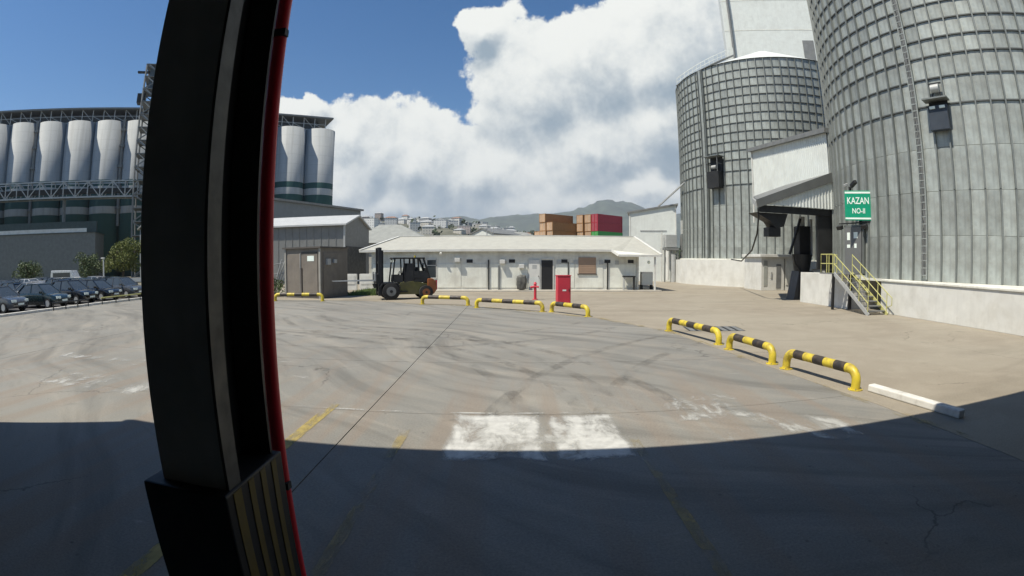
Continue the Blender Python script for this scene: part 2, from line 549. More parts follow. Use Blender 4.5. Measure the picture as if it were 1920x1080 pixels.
def paint_mat(name, col, lo, hi, scale, edge=0.12, edge_amt=0.3, op=0.9):
    """worn road paint: painted flakes over bare ground"""
    m = bpy.data.materials.new(name)
    m.use_nodes = True
    t = m.node_tree
    t.nodes.clear()
    g = NG(t)
    geo = g.n('ShaderNodeNewGeometry')
    v = geo.outputs['Position']
    x, y, z = g.sep(v)
    sv = g.comb(x, g.math('MULTIPLY', y, 0.45), 0.0)
    a = g.math('ADD', g.noise(sv, scale, 8, 0.68, 0.5), g.math('MULTIPLY', g.math('SUBTRACT', g.noise(v, 0.9, 3, 0.5), 0.5), 0.6))
    gu, gv, gw = g.sep(g.n('ShaderNodeTexCoord').outputs['Generated'])
    ed = g.math('MINIMUM', g.math('MINIMUM', gu, g.math('SUBTRACT', 1.0, gu)), g.math('MINIMUM', gv, g.math('SUBTRACT', 1.0, gv)))
    a = g.math('SUBTRACT', a, g.ramp(ed, 0.0, edge, edge_amt, 0.0))
    fac = g.math('MULTIPLY', g.ramp(a, lo, hi), op)
    bs = g.n('ShaderNodeBsdfPrincipled')
    c = g.mix(g.ramp(g.noise(v, 7.0, 4, 0.6), 0.35, 0.7), tuple(k * 0.8 for k in col), col)
    t.links.new(c, bs.inputs['Base Color'])
    bs.inputs['Roughness'].default_value = 0.7
    tr = g.n('ShaderNodeBsdfTransparent')
    mx = g.n('ShaderNodeMixShader')
    t.links.new(fac, mx.inputs[0])
    t.links.new(tr.outputs[0], mx.inputs[1])
    t.links.new(bs.outputs[0], mx.inputs[2])
    out = g.n('ShaderNodeOutputMaterial')
    t.links.new(mx.outputs[0], out.inputs[0])
    MATS[name] = m
    return m


P_white = paint_mat('worn_white_paint', (0.60, 0.60, 0.565), 0.24, 0.56, 2.2, 0.14, 0.34, 0.92)
P_white2 = paint_mat('mostly_gone_white_paint', (0.54, 0.54, 0.505), 0.46, 0.68, 2.4, 0.3, 0.2, 0.8)
P_yellow = paint_mat('worn_yellow_paint', (0.46, 0.36, 0.11), 0.30, 0.60, 3.0, 0.1, 0.15, 0.8)
P_yellow2 = paint_mat('faint_yellow_paint', (0.40, 0.32, 0.14), 0.42, 0.68, 3.0, 0.1, 0.1, 0.6)

# ------------------------------------------------------------------ the setting: ground, yard slabs, apron
ground = MB().add([(-9000, -600, -0.05), (9000, -600, -0.05), (9000, 9000, -0.05), (-9000, 9000, -0.05)], [(0, 1, 2, 3)]).build('ground', G_base)
tag(ground, kind='structure')

yard = MB().box(-27.5, 8, -24, 46, -0.045, -0.022).build('yard', pmat('joint_filler', (0.05, 0.047, 0.042), 0.9))
tag(yard, kind='structure')
xs = [-26.4, -14.0, -2.32, 7.6]
ys = [-23.5, -16, -8.5, -1.0, 7.55, 11.6, 16.5, 22.0, 28.5, 36.0, 45.5]
slab_cache = {}
for i in range(3):
    for j in range(len(ys) - 1):
        w, l = xs[i + 1] - xs[i], ys[j + 1] - ys[j]
        key = (round(w, 3), round(l, 3))
        if key not in slab_cache:
            slab_cache[key] = MB().box(0.008, w - 0.008, 0.006, l - 0.008, -0.02, 0).mesh('concrete_slab', G_slab)
        link_mesh('concrete_slab', slab_cache[key], yard, (xs[i], ys[j], random.uniform(-0.003, 0.0)))

edge = [(-30, 29.6), (-10.5, 29.6), (-8.0, 29.2), (-4.9, 27.2), (-2.0, 26.3), (1.7, 22.7), (3.6, 20.6), (5.35, 16.6), (5.75, 12.6), (6.05, 9.5), (6.35, 6.8), (6.5, 4.0), (6.5, -24)]
poly = edge + [(60, -24), (60, 130), (-30, 130)]
apron = MB().prism_z(poly, -0.015, 0.004).build('pavement', G_apron)
tag(apron, kind='structure')
# pale edge strip along the barrier line
strip = MB()
for a, b in zip(edge[:-2], edge[1:-1]):
    a, b = Vector((*a, 0)), Vector((*b, 0))
    n = (b - a).cross(Vector((0, 0, 1))).normalized() * 0.16
    strip.add([(*(a - n).xy, 0.009), (*(b - n).xy, 0.009), (*(b + n).xy, 0.009), (*(a + n).xy, 0.009)], [(0, 1, 2, 3)])
tag(strip.build('pavement_edge_line', P_yellow2, join=True), kind='structure')

park = MB().add([(-140, -20, 0.0), (-26.75, -20, 0.0), (-26.75, 38, 0.0), (-140, 38, 0.0)], [(0, 1, 2, 3)]).build('parking_ground', G_asph)
tag(park, kind='structure')
kerb = tag(MB().box(-26.74, -26.45, -8, 34, -0.04, 0.02).build('kerb', M_whitekerb), kind='structure')
ks = MB().box(-0.15, 0.15, 0.01, 2.19, -0.02, 0.13).mesh('kerb_stone', M_whitekerb)
for k in range(19):
    link_mesh('kerb_stone', ks, kerb, (-26.57 + random.uniform(-.006, .006), -8 + k * 2.2, 0))


def flat(name, x0, x1, y0, y1, z, mat):
    o = MB().add([(x0, y0, z), (x1, y0, z), (x1, y1, z), (x0, y1, z)], [(0, 1, 2, 3)]).build(name, mat)
    return tag(o, kind='structure')


flat('road_marking', -0.95, 0.50, 5.55, 7.62, 0.005, P_white)
flat('road_marking', 0.48, 1.62, 5.55, 7.62, 0.006, P_white)
flat('road_marking', -0.2, 1.0, 5.3, 7.4, 0.0065, P_white2)
P_tyre = paint_mat('tyre_rubber_marks', (0.05, 0.047, 0.042), 0.36, 0.72, 2.4, 0.02, 0.1, 0.2)


def tyre_mark(cx, cy, r, a0, a1, w):
    n = 40
    vs = []
    for k in range(n + 1):
        a = R_(a0 + (a1 - a0) * k / n)
        for rr in (r - w / 2, r + w / 2):
            vs.append((cx + rr * math.cos(a), cy + rr * math.sin(a), 0.0036))
    o = MB().add(vs, [(2 * k, 2 * k + 1, 2 * k + 3, 2 * k + 2) for k in range(n)]).build('tyre_mark', P_tyre)
    tag(o, kind='structure')


for (cx, cy, r, a0, a1) in ((-9, 6.5, 10.2, 2, 78), (-9, 6.5, 11.9, 4, 70), (-14, 5, 14.5, 12, 62), (-14, 5, 16.2, 10, 60), (13, 4.5, 12.0, 100, 172), (13, 4.5, 13.7, 104, 170),
                            (2, 26, 11.5, 200, 262), (2, 26, 13.2, 205, 258), (-5, 24, 9.0, 255, 330), (-5, 24, 10.7, 258, 326)):
    tyre_mark(cx, cy, r, a0, a1, 0.26)
flat('road_marking', -5.6, 3.2, 7.57, 7.66, 0.005, P_white2)
flat('road_marking', 2.6, 5.6, 5.2, 7.2, 0.005, P_white2)
flat('road_marking', -11.5, -6.4, 6.9, 8.6, 0.005, P_white2)
flat('road_marking', -13.5, -8.5, 9.4, 10.3, 0.005, P_white2)
flat('road_marking', 2.2, 4.2, 6.6, 8.6, 0.0052, P_white2)
flat('road_marking', -3.10, -2.90, -4, 7.85, 0.0055, P_yellow)
flat('road_marking', -1.58, -1.44, -4, 7.2, 0.0055, P_yellow2)
flat('road_marking', 1.58, 1.72, -4, 7.2, 0.0055, P_yellow2)

# ------------------------------------------------------------------ the warehouse the camera looks out of
wh = thing('warehouse', 'dark open-fronted warehouse whose roof shades the nearest ground', 'warehouse')
MB().box(-9.7, 12, -23, 3.90, 7.2, 7.45).build('roof', M_dull, wh)
MB().box(-9.7, -9.5, -23, 3.8, -0.03, 7.2).build('wall', M_dull, wh)
MB().box(11.8, 12, -23, 3.8, -0.03, 7.2).build('wall', M_dull, wh)
MB().box(-9.5, 11.8, -23, -22.8, -0.03, 7.2).build('wall', M_dull, wh)

colm = thing('steel_column', 'dark steel column with striped guard at its foot, beside red pipe', 'column', (-1.36, 1.93, 0))
MB().box(-0.19, 0.17, -0.235, -0.215, 0, 7.2).build('flange', M_col, colm, bevel=0.004)
MB().box(0.170, 0.185, -0.239, -0.135, 0, 7.2).build('edge_strip', M_coledge, colm)
MB().box(-0.02, 0.01, -0.215, 0.215, 0, 7.2).build('web', M_dark, colm)  # web and rear flange coloured near-black to stand for the recess's shade
MB().box(-0.19, 0.165, 0.215, 0.235, 0, 7.2).build('flange', M_dark, colm)
gd = MB().prism_z([(-0.27, -0.30), (0.20, -0.30), (0.20, 0.27), (-0.27, 0.27)], 0, 1.46).build('base_guard', M_black, colm, bevel=0.01)
for k, (a, b) in enumerate([(-0.24, -0.17), (-0.10, -0.05), (0.02, 0.07), (0.14, 0.19)]):
    MB().box(0.2015, 0.204, a, b, 0.02, 1.45).build('stripe', pmat('shaded_dirty_yellow', (0.13, 0.095, 0.015), 0.6, var=0.15, dirt=(0.08, 0.07, 0.04), dirt_amt=0.6, dirt_scale=3.0), gd)  # besides its dirt, the yellow is darkened to stand for shade
pipe = MB().cyl((0, 0, 0), (0, 0, 7.2), 0.039, 16).build('standpipe', M_redpipe, None, smooth=True, loc=(-1.233, 2.31, 0))
tag(pipe, 'red vertical fire pipe running up beside the dark steel column', 'pipe')
br = MB()
for z in (1.2, 3.6, 5.6):
    br.box(-0.05, 0.05, -0.045, 0.0, z, z + 0.04)
br.build('bracket', M_dark, pipe)

# ------------------------------------------------------------------ barriers
def barrier(p0, p1, label, h=0.42, r=0.075, nb=3):
    h, r = h - 0.03, r + 0.022
    p0, p1 = Vector((*p0, 0)), Vector((*p1, 0))
    d = p1 - p0
    L = d.length
    t = thing('tube_barrier', label, 'barrier', ((p0 + p1) / 2), math.atan2(d.y, d.x), 'yellow and black tube barriers on the yard')
    rb = 0.22
    pts = [(-L / 2, 0, 0.02), (-L / 2, 0, h - rb)]
    for k in range(1, 6):
        a = math.pi / 2 * k / 6
        pts.append((-L / 2 + rb * (1 - math.cos(a)), 0, h - rb + rb * math.sin(a)))
    pts.append((-L / 2 + rb, 0, h))
    full = pts + [(-x, y, z) for x, y, z in reversed(pts)]
    MB().tube(full, r, 14).build('tube', M_yel, t, smooth=True)
    span = L - 2 * rb
    n = nb * 2 - 1
    step = span / (n + 0.5)
    for k in range(nb):
        x0 = -span / 2 + step * (0.25 + 2 * k)
        MB().cyl((x0, 0, h), (x0 + step, 0, h), r + 0.003, 14).build('black_band', M_blk, t, smooth=True)
    for s in (-1, 1):
        bp = MB().cyl((s * L / 2, 0, 0.002), (s * L / 2, 0, 0.022), 0.16, 14).build('base_plate', M_yel, t)
        bl = MB()
        for q in range(4):
            a = math.pi / 4 + q * math.pi / 2
            bl.cyl((s * L / 2 + 0.125 * math.cos(a), 0.125 * math.sin(a), 0.022), (s * L / 2 + 0.125 * math.cos(a), 0.125 * math.sin(a), 0.04), 0.013, 6)
        tag(bl.build('bolt', M_grey, bp, join=True), kind='stuff')
    return t


barrier((6.25, 10.05), (6.62, 7.85), 'nearest yellow and black tube barrier, next to the white kerb block', 0.42)
barrier((5.98, 12.75), (6.20, 10.65), 'middle tube barrier of the three running along the pavement edge', 0.42, nb=2)
barrier((5.42, 16.6), (6.02, 13.6), 'tube barrier beside the drain grate, farthest from the white kerb block', 0.42)
barrier((1.85, 23.2), (3.25, 21.2), 'short tube barrier in front of the red cabinet', 0.44, 0.08, nb=2)
barrier((-1.80, 25.3), (1.42, 23.3), 'long tube barrier in front of the red hydrant post', 0.44, 0.08)
barrier((-4.95, 27.3), (-2.35, 26.6), 'tube barrier just behind the forklift', 0.44, 0.08, nb=2)
barrier((-14.75, 28.8), (-11.55, 29.0), 'tube barrier in front of the brown metal booth', 0.44, 0.08)

kb = MB().box(-0.10, 0.10, -1.12, 1.12, 0.004, 0.145).build('kerb_block', M_whitekerb, bevel=0.025, loc=(7.05, 6.55, 0))
kb.rotation_euler = (0, 0, R_(9))
tag(kb, 'chipped white concrete kerb block lying by the last tube barrier', 'kerb block')

dr = thing('drain_grate', 'dark slatted drain grate in the pavement behind the tube barrier', 'drain', (7.25, 16.9, 0.0), R_(-8))
MB().box(-1.05, 1.05, -0.62, 0.62, -0.01, 0.0065).build('pit', M_dark, dr)
sl = MB().box(-0.09, 0.09, -0.6, 0.6, 0.0, 0.016).mesh('slat', M_grey)
for k in range(7):
    link_mesh('slat', sl, dr, (-0.9 + k * 0.3, 0, 0.0))

# ------------------------------------------------------------------ steel silos
def ring_mesh(R, w, h, n=152):
    mb = MB()
    vs, fs = [], []
    for k in range(n):
        a = 2 * math.pi * k / n
        c, s = math.cos(a), math.sin(a)
        vs += [(c * R, s * R, 0), (c * (R + w), s * (R + w), 0), (c * (R + w), s * (R + w), h), (c * R, s * R, h)]
    for k in range(n):
        b, d = 4 * k, 4 * ((k + 1) % n)
        for q in range(4):
            fs.append((b + q, d + q, d + (q + 1) % 4, b + (q + 1) % 4))
    return mb.add(vs, fs).mesh('wind_ring', M_ring)


def patch(R, da, h, off=0.0):
    """one curved wall sheet with folded edges"""
    mb = MB()
    n = 4
    vs, fs = [], []
    prof = [(0.0, -0.012), (0.012, 0.0), (h - 0.012, 0.0), (h, -0.012)]
    for i in range(n + 1):
        a = -da / 2 + da * i / n
        e = -0.014 if i in (0, n) else 0.0
        for z, o in prof:
            vs.append(((R + o + e) * math.cos(a), (R + o + e) * math.sin(a), z))
    m = len(prof)
    for i in range(n):
        for j in range(m - 1):
            fs.append((i * m + j, (i + 1) * m + j, (i + 1) * m + j + 1, i * m + j + 1))
    return mb.add(vs, fs).mesh('wall_panel', M_galv, False)


def steel_silo(label, cx, cy, R, z0, ze, n_st, az_max):
    s = thing('steel_silo', label, 'silo', (cx, cy, 0), 0, 'corrugated steel grain silos')
    rings = [10.15, 11.55, 12.7] + [13.65 + 0.95 * k for k in range(11)]
    edges = [z0, 3.9, 6.0, 8.1] + rings
    rings = [r for r in rings if r < ze - 0.3]
    edges = [e for e in edges if e < ze - 0.3] + [ze]
    MB().cyl((0, 0, z0), (0, 0, ze), R - 0.05, 120, caps=False).build('shell', M_galvd, s, smooth=True)
    to_cam = math.atan2(-cy, -cx)
    da = 2 * math.pi / n_st
    half = math.acos(R / math.hypot(cx, cy)) + 0.12
    cols = [k for k in range(-n_st // 2, n_st // 2) if abs((k + 0.5) * da) < half]
    cand = []
    for j in range(len(edges) - 1):
        for k in cols:
            a = to_cam + (k + 0.5) * da
            p = Vector((cx + R * math.cos(a), cy + R * math.sin(a), (edges[j] + edges[j + 1]) / 2))
            azd = math.degrees(math.atan2(p.x, p.y))
            face = Vector((math.cos(a), math.sin(a), 0)).dot((Vector((0, 0, CAM_H)) - p).normalized())
            eld = math.degrees(math.atan2(p.z - CAM_H, math.hypot(p.x, p.y)))
            vis = azd < az_max and eld < 31 and face > 0
            size = face * (edges[j + 1] - edges[j]) / p.length ** 2 if vis else -1 / p.length
            cand.append((size, j, a))
    cand.sort(key=lambda c: -c[0])
    pm = {}
    rest = MB()
    for q, (size, j, a) in enumerate(cand):
        h = edges[j + 1] - edges[j]
        key = round(h, 3)
        if key not in pm:
            pm[key] = patch(R, da * 0.995, h - 0.01)
        if q < 296:
            o = link_mesh('wall_panel', pm[key], s, (0, 0, edges[j] + 0.005), a)
            o.scale = (1 + random.uniform(-0.0006, 0.0006),) * 2 + (1,)
        else:
            mt = Matrix.Translation((0, 0, edges[j] + 0.005)) @ Matrix.Rotation(a, 4, 'Z')
            me = pm[key]
            rest.add([mt @ v.co for v in me.vertices], [tuple(p.vertices) for p in me.polygons])
    if rest.v:
        tag(rest.build('wall_panel_field', M_galv, s, join=True), kind='stuff')
    # vertical stiffeners
    st = MB()
    hw, dp = 0.055, 0.13
    for (za, zb) in ((z0 + 0.02, 6.0), (6.04, ze - 0.05)):
        st.prism_z([(R - 0.02, -hw), (R + dp, -hw * 0.72), (R + dp, hw * 0.72), (R - 0.02, hw)], za, zb)
    sm = st.mesh('stiffener', M_galvd)
    for k in cols + [cols[-1] + 1]:
        link_mesh('stiffener', sm, s, (0, 0, 0), to_cam + k * da)
    rm = ring_mesh(R, 0.07, 0.065)
    for z in rings:
        link_mesh('wind_ring', rm, s, (0, 0, z))
    # eave and conical roof
    n = 80
    MB().add([((R + 0.15) * math.cos(2 * math.pi * k / n), (R + 0.15) * math.sin(2 * math.pi * k / n), ze) for k in range(n)] +
             [(1.2 * math.cos(2 * math.pi * k / n), 1.2 * math.sin(2 * math.pi * k / n), ze + (R - 1.2) * 0.5) for k in range(n)],
             [(k, (k + 1) % n, n + (k + 1) % n, n + k) for k in range(n)] + [tuple(range(n, 2 * n))]).build('roof', M_clad, s)
    # foundation lip
    MB().cyl((0, 0, z0 - 0.12), (0, 0, z0), R + 0.35, 96).build('base_ring', M_wall, s)
    return s, to_cam


S_N = (30.6, 22.0, 11.4)
S_F = (31.0, 53.7, 11.4)
near, near_a = steel_silo('nearest corrugated steel silo behind the green sign and yellow stair', *S_N[:2], S_N[2], 1.72, 23.6, 88, 66)
far, far_a = steel_silo('steel silo behind the unloading canopy, with white conical roof', *S_F[:2], S_F[2], 2.75, 23.3, 84, 38)


def on_silo(S, az_deg, z, out=0.0):
    """point on the silo's face met by a plan ray from the origin"""
    dx, dy = math.sin(R_(az_deg)), math.cos(R_(az_deg))
    b = dx * S[0] + dy * S[1]
    c = S[0] ** 2 + S[1] ** 2 - (S[2] + out) ** 2
    t = b - math.sqrt(max(0, b * b - c))
    p = Vector((dx * t, dy * t, z))
    nrm = Vector((p.x - S[0], p.y - S[1], 0)).normalized()
    return p, nrm


def loc_of(S, p):
    return Vector((p.x - S[0], p.y - S[1], p.z))


# roof stair with handrail along the far silo's eave and roof
hr = MB()
a0, a1 = far_a - 1.18, far_a - 0.55
pts = []
for k in range(15):
    f = k / 14
    a = a0 + (a1 - a0) * f
    r = S_F[2] + 0.1 - f * 5.0
    pts.append(Vector((r * math.cos(a), r * math.sin(a), 23.3 + f * 2.9)))
for k in range(14):
    hr.bar(pts[k] + Vector((0, 0, 1.0)), pts[k + 1] + Vector((0, 0, 1.0)), 0.06)
    hr.bar(pts[k] + Vector((0, 0, 0.5)), pts[k + 1] + Vector((0, 0, 0.5)), 0.05)
for p in pts:
    hr.bar(p, p + Vector((0, 0, 1.02)), 0.06)
hr.build('handrail', M_clad, far)
tr_ = MB()
for k in range(14):
    tr_.bar(pts[k], pts[k + 1], 0.55, 0.07)
tr_.build('roof_stair', M_grey, far)

# vertical service duct and access hatch on the far silo
p, nr = on_silo(S_F, 22.4, 0)
tg = Vector((-nr.y, nr.x, 0))
for off, w in ((-0.36, 0.10), (0.0, 0.34), (0.36, 0.10)):
    q = loc_of(S_F, p + nr * 0.18 + tg * off)
    MB().obox((q.x, q.y, 13.0), (0.16, w, 20.4), math.atan2(nr.y, nr.x)).build('service_duct', M_galvd if w < 0.2 else M_galv, far)


def hatch(S, sroot, az, z0_, z1_, w, dark, label=None):
    p, nr = on_silo(S, az, 0)
    rz = math.atan2(nr.y, nr.x)
    hb = thing('access_hatch', label, 'hatch box', (p.x, p.y, z0_), rz)
    h = z1_ - z0_
    MB().box(0.12, 0.95, -w / 2, w / 2, 0, h * 0.52).build('box', dark, hb, bevel=0.02)
    MB().box(0.10, 1.25, -w / 2 - 0.2, w / 2 + 0.2, h - 0.08, h).build('hood', M_galvd, hb)
    MB().box(0.12, 0.3, -w / 2, w / 2, h * 0.52, h - 0.08).build('back_plate', M_dark, hb)
    fr = MB()
    for s in (-1, 1):
        fr.bar((1.1, s * w / 2, h * 0.5), (1.1, s * w / 2, h - 0.05), 0.06)
        fr.bar((0.12, s * w / 2, h * 0.75), (1.1, s * w / 2, h * 0.75), 0.05)
    fr.build('frame', M_grey, hb)
    MB().cyl((0.6, -0.3, h * 0.66), (0.6, 0.3, h * 0.66), 0.22, 14).build('motor', M_lgrey, hb, smooth=True)
    return hb


hatch(S_F, far, 23.7, 9.9, 13.2, 1.5, M_dark, 'dark hooded hatch box on the face of the silo behind the canopy')
hn = thing('access_hatch', 'dark blue-grey box with lamps on the nearest silo, below a small motor', 'hatch box')
p, nr = on_silo(S_N, 50.0, 0)
hn.location = (p.x, p.y, 8.85)
hn.rotation_euler = (0, 0, math.atan2(nr.y, nr.x))
hn.scale = (0.85, 0.85, 0.9)
M_hat = pmat('hatch_blue_grey', (0.03, 0.04, 0.055), 0.5, var=0.1)
MB().box(0.11, 0.55, -0.62, 0.62, 0.0, 1.35).build('box', M_hat, hn, bevel=0.02)
MB().box(0.09, 0.95, -0.85, 0.75, 1.62, 1.70).build('hood', M_galvd, hn)
MB().box(0.11, 0.2, -0.62, 0.62, 1.35, 1.62).build('back_plate', M_dark, hn)
for s in (-0.32, 0.32):
    MB().obox((0.58, s, 1.22), (0.08, 0.36, 0.14)).build('lamp', M_signw, hn)
MB().cyl((0.35, -0.28, 2.32), (0.35, 0.25, 2.32), 0.24, 16).build('motor', M_lgrey, hn, smooth=True)
MB().bar((0.3, -0.35, 1.7), (0.3, -0.05, 2.5), 0.09).bar((0.3, 0.35, 1.7), (0.3, 0.1, 2.6), 0.09).bar((0.3, -0.45, 2.62), (0.3, 0.4, 2.62), 0.08).build('frame', M_dark, hn)

# cable tray down the near silo
p, nr = on_silo(S_N, 47.2, 0)
q = loc_of(S_N, p + nr * 0.13)
rz = math.atan2(nr.y, nr.x)
mb = MB()
for off in (-0.16, 0.16):
    t = Vector((-nr.y, nr.x, 0)) * off
    mb.obox((q.x + t.x, q.y + t.y, 12.4), (0.07, 0.05, 21.2), rz)
for k in range(60):
    mb.obox((q.x, q.y, 2.0 + 0.35 * k), (0.05, 0.32, 0.05), rz)
tag(mb.build('cable_tray', M_galv, near, join=True), kind='stuff')
mb = MB()
rnd = random.Random(3)
for off in (-0.09, 0.0, 0.08):
    t = Vector((-nr.y, nr.x, 0)) * off
    mb.tube([(q.x + t.x + rnd.uniform(-.02, .02), q.y + t.y + rnd.uniform(-.02, .02), 2.0 + 0.9 * k) for k in range(24)], 0.03, 6)
mb.build('cable', M_grey, near)

# plinths
pl = thing('plinth_wall', 'white painted plinth wall under the nearest silo, beside the stair', 'wall', (18.7, 0, 0))
MB().box(0, 14, 4.0, 20.6, 0, 1.60).build('wall', M_white, pl, bevel=0.02)
MB().box(-0.06, 14, 4.0, 20.55, 1.60, 1.70).build('coping', M_wall, pl, bevel=0.02)
pl2 = thing('plinth_wall', 'white pier with black strips below the stair platform', 'wall', (18.0, 22.6, 0))
MB().box(0, 4.5, 0, 1.55, 0, 1.86).build('pier', M_white, pl2, bevel=0.015)
MB().box(0.05, 4.5, 1.75, 5.2, 0, 1.86).build('pier', M_white, pl2, bevel=0.015)
MB().box(0.06, 4.4, 1.56, 1.74, 0, 1.84).build('black_strip', M_black, pl2)
MB().box(-0.05, 0.10, -0.16, -0.01, 0, 1.9).build('black_strip', M_black, pl2)
pl3 = thing('plinth_wall', 'long low white plinth wall under the silo behind the canopy', 'wall', (19.6, 45.5, 0))
n = 40
mb = MB()
poly = []
for k in range(n):
    a = 2 * math.pi * k / n
    poly.append((S_F[0] - 19.6 + 12.3 * math.cos(a), S_F[1] - 45.5 + 12.3 * math.sin(a)))
mb.prism_z(poly, 0, 2.62)
mb.build('wall', M_white, pl3)

# white tower behind the far silo
tw = thing('elevator_tower', 'tall white clad tower rising behind the conical silo roof', 'tower', (37.5, 74, 0), R_(-24))
MB().box(-1.5, 22, 0, 14, 0, 60).build('wall', M_clad, tw)
MB().cyl((-0.3, -0.35, 20), (-0.3, -0.35, 60), 0.22, 10).build('downpipe', M_grey, tw)
MB().box(12, 14, -0.08, 0, 36, 40).build('window', M_grey, tw)
lj = MB()
for z in range(6, 60, 6):
    lj.box(-1.53, 22, -0.03, 0, z, z + 0.12)
lj.build('flashing', M_wall, tw)

# ------------------------------------------------------------------ unloading station between the silos
us = thing('unloading_station', 'white ribbed unloading station with sloping canopy between two silos', 'building')


def ribbed(x, y0, y1, z0, z1f, pitch, depth, face=-1):
    """vertical ribbed sheet in a plane X = const"""
    mb = MB()
    vs, fs = [], []
    n = int((y1 - y0) / pitch)
    for k in range(n):
        ya = y0 + k * pitch
        for yy, o in ((ya, 0), (ya + pitch * 0.55, 0), (ya + pitch * 0.65, depth), (ya + pitch * 0.9, depth)):
            vs += [(x + face * o, yy, z0), (x + face * o, yy, z1f(yy))]
    for k in range(len(vs) // 2 - 1):
        fs.append((2 * k, 2 * k + 2, 2 * k + 3, 2 * k + 1))
    return mb.add(vs, fs)


ribbed(20.6, 27.9, 39.2, 8.0, lambda y: 11.1 + (y - 28) * 0.075, 0.26, 0.045).build('cladding', M_clad, us)
MB().prism_x([(27.95, 8.0), (39.1, 8.0), (39.1, 11.8), (27.95, 11.0)], 20.66, 24.0).build('upper_wall', M_clad, us)
MB().prism_x([(27.6, 11.02), (39.4, 11.94), (39.4, 12.24), (27.6, 11.34)], 20.25, 24.3).build('roof', M_grey, us)
MB().box(20.50, 20.60, 39.1, 39.25, 5.8, 11.9).build('corner_trim', M_white, us)
# canopy roof, sloping down to the yard
cz = lambda x: 5.72 + (x - 13.7) * (8.42 - 5.72) / (21.2 - 13.7)
cpl = [(14.7, 27.55), (21.2, 27.55), (21.2, 33.6), (17.6, 33.6)]
MB().add([(x, y, cz(x) - 0.05) for x, y in cpl] + [(x, y, cz(x) + 0.12) for x, y in cpl], [(3, 2, 1, 0), (4, 5, 6, 7), (0, 1, 5, 4), (1, 2, 6, 5), (2, 3, 7, 6), (3, 0, 4, 7)]).build('canopy_roof', M_grey, us)
MB().prism_y([(14.7, cz(14.7) - 0.38), (21.15, cz(21.15) - 0.50), (21.15, cz(21.15) + 0.14), (14.6, cz(14.6) + 0.14)], 27.44, 27.535).build('verge_fascia', pmat('verge_grey', (0.11, 0.115, 0.11), 0.5, var=0.08), us)
MB().bar((14.66, 27.56, cz(14.66) - 0.15), (17.56, 33.6, cz(17.56) - 0.15), 0.12, 0.36).build('eave_fascia', M_lgrey, us)
# gable cladding (ribs along X)
vs, fs = [], []
x = 15.1
while x < 21.0:
    for xx, o in ((x, 0), (x + 0.14, 0), (x + 0.165, 0.045), (x + 0.235, 0.045)):
        vs += [(xx, 27.60 - o, 5.93), (xx, 27.60 - o, max(5.95, cz(xx) - 0.30))]
    x += 0.26
for k in range(len(vs) // 2 - 1):
    fs.append((2 * k, 2 * k + 2, 2 * k + 3, 2 * k + 1))
MB().add(vs, fs).build('gable_cladding', M_clad, us)
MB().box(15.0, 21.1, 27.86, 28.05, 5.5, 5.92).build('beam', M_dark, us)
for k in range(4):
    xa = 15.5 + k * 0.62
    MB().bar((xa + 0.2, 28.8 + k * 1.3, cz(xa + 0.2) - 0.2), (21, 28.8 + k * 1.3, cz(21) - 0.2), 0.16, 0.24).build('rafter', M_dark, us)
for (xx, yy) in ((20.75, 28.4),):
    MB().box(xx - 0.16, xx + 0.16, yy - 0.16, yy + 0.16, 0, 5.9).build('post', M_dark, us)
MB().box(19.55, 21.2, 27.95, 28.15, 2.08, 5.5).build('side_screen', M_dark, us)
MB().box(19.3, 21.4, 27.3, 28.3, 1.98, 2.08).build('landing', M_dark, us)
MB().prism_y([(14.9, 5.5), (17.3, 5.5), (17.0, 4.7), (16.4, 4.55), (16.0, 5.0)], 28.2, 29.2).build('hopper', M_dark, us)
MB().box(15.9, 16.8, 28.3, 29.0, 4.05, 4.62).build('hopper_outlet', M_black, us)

hose = MB().tube([(15.1, 28.2, 5.75), (15.12, 28.2, 5.2), (15.2, 28.6, 4.2), (15.8, 30.5, 3.2), (18.2, 37.0, 2.5), (20.2, 43.2, 2.66)], 0.055, 8).build('hanging_hose', M_black, smooth=True)
tag(hose, 'thin black hose hanging from the low tip of the canopy', 'hose')

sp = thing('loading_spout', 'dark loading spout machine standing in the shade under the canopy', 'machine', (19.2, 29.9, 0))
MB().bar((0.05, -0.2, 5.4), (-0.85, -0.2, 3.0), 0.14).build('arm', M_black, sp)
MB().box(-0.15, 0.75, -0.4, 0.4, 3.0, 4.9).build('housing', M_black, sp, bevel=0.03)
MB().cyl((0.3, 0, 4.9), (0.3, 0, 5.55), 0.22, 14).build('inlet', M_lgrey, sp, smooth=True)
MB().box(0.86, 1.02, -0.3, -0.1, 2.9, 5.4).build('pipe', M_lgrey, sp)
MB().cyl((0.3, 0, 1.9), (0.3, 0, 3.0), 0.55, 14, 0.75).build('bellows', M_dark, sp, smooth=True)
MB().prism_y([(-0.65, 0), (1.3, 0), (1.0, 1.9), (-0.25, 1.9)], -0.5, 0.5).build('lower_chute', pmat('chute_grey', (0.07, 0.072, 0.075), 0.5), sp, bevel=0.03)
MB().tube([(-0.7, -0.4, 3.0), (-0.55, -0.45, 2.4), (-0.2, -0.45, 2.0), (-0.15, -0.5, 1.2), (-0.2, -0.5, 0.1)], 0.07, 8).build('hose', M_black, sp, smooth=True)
MB().cyl((0.75, -0.5, 2.75), (0.75, -0.35, 2.75), 0.13, 14).build('gauge', M_signw, sp)

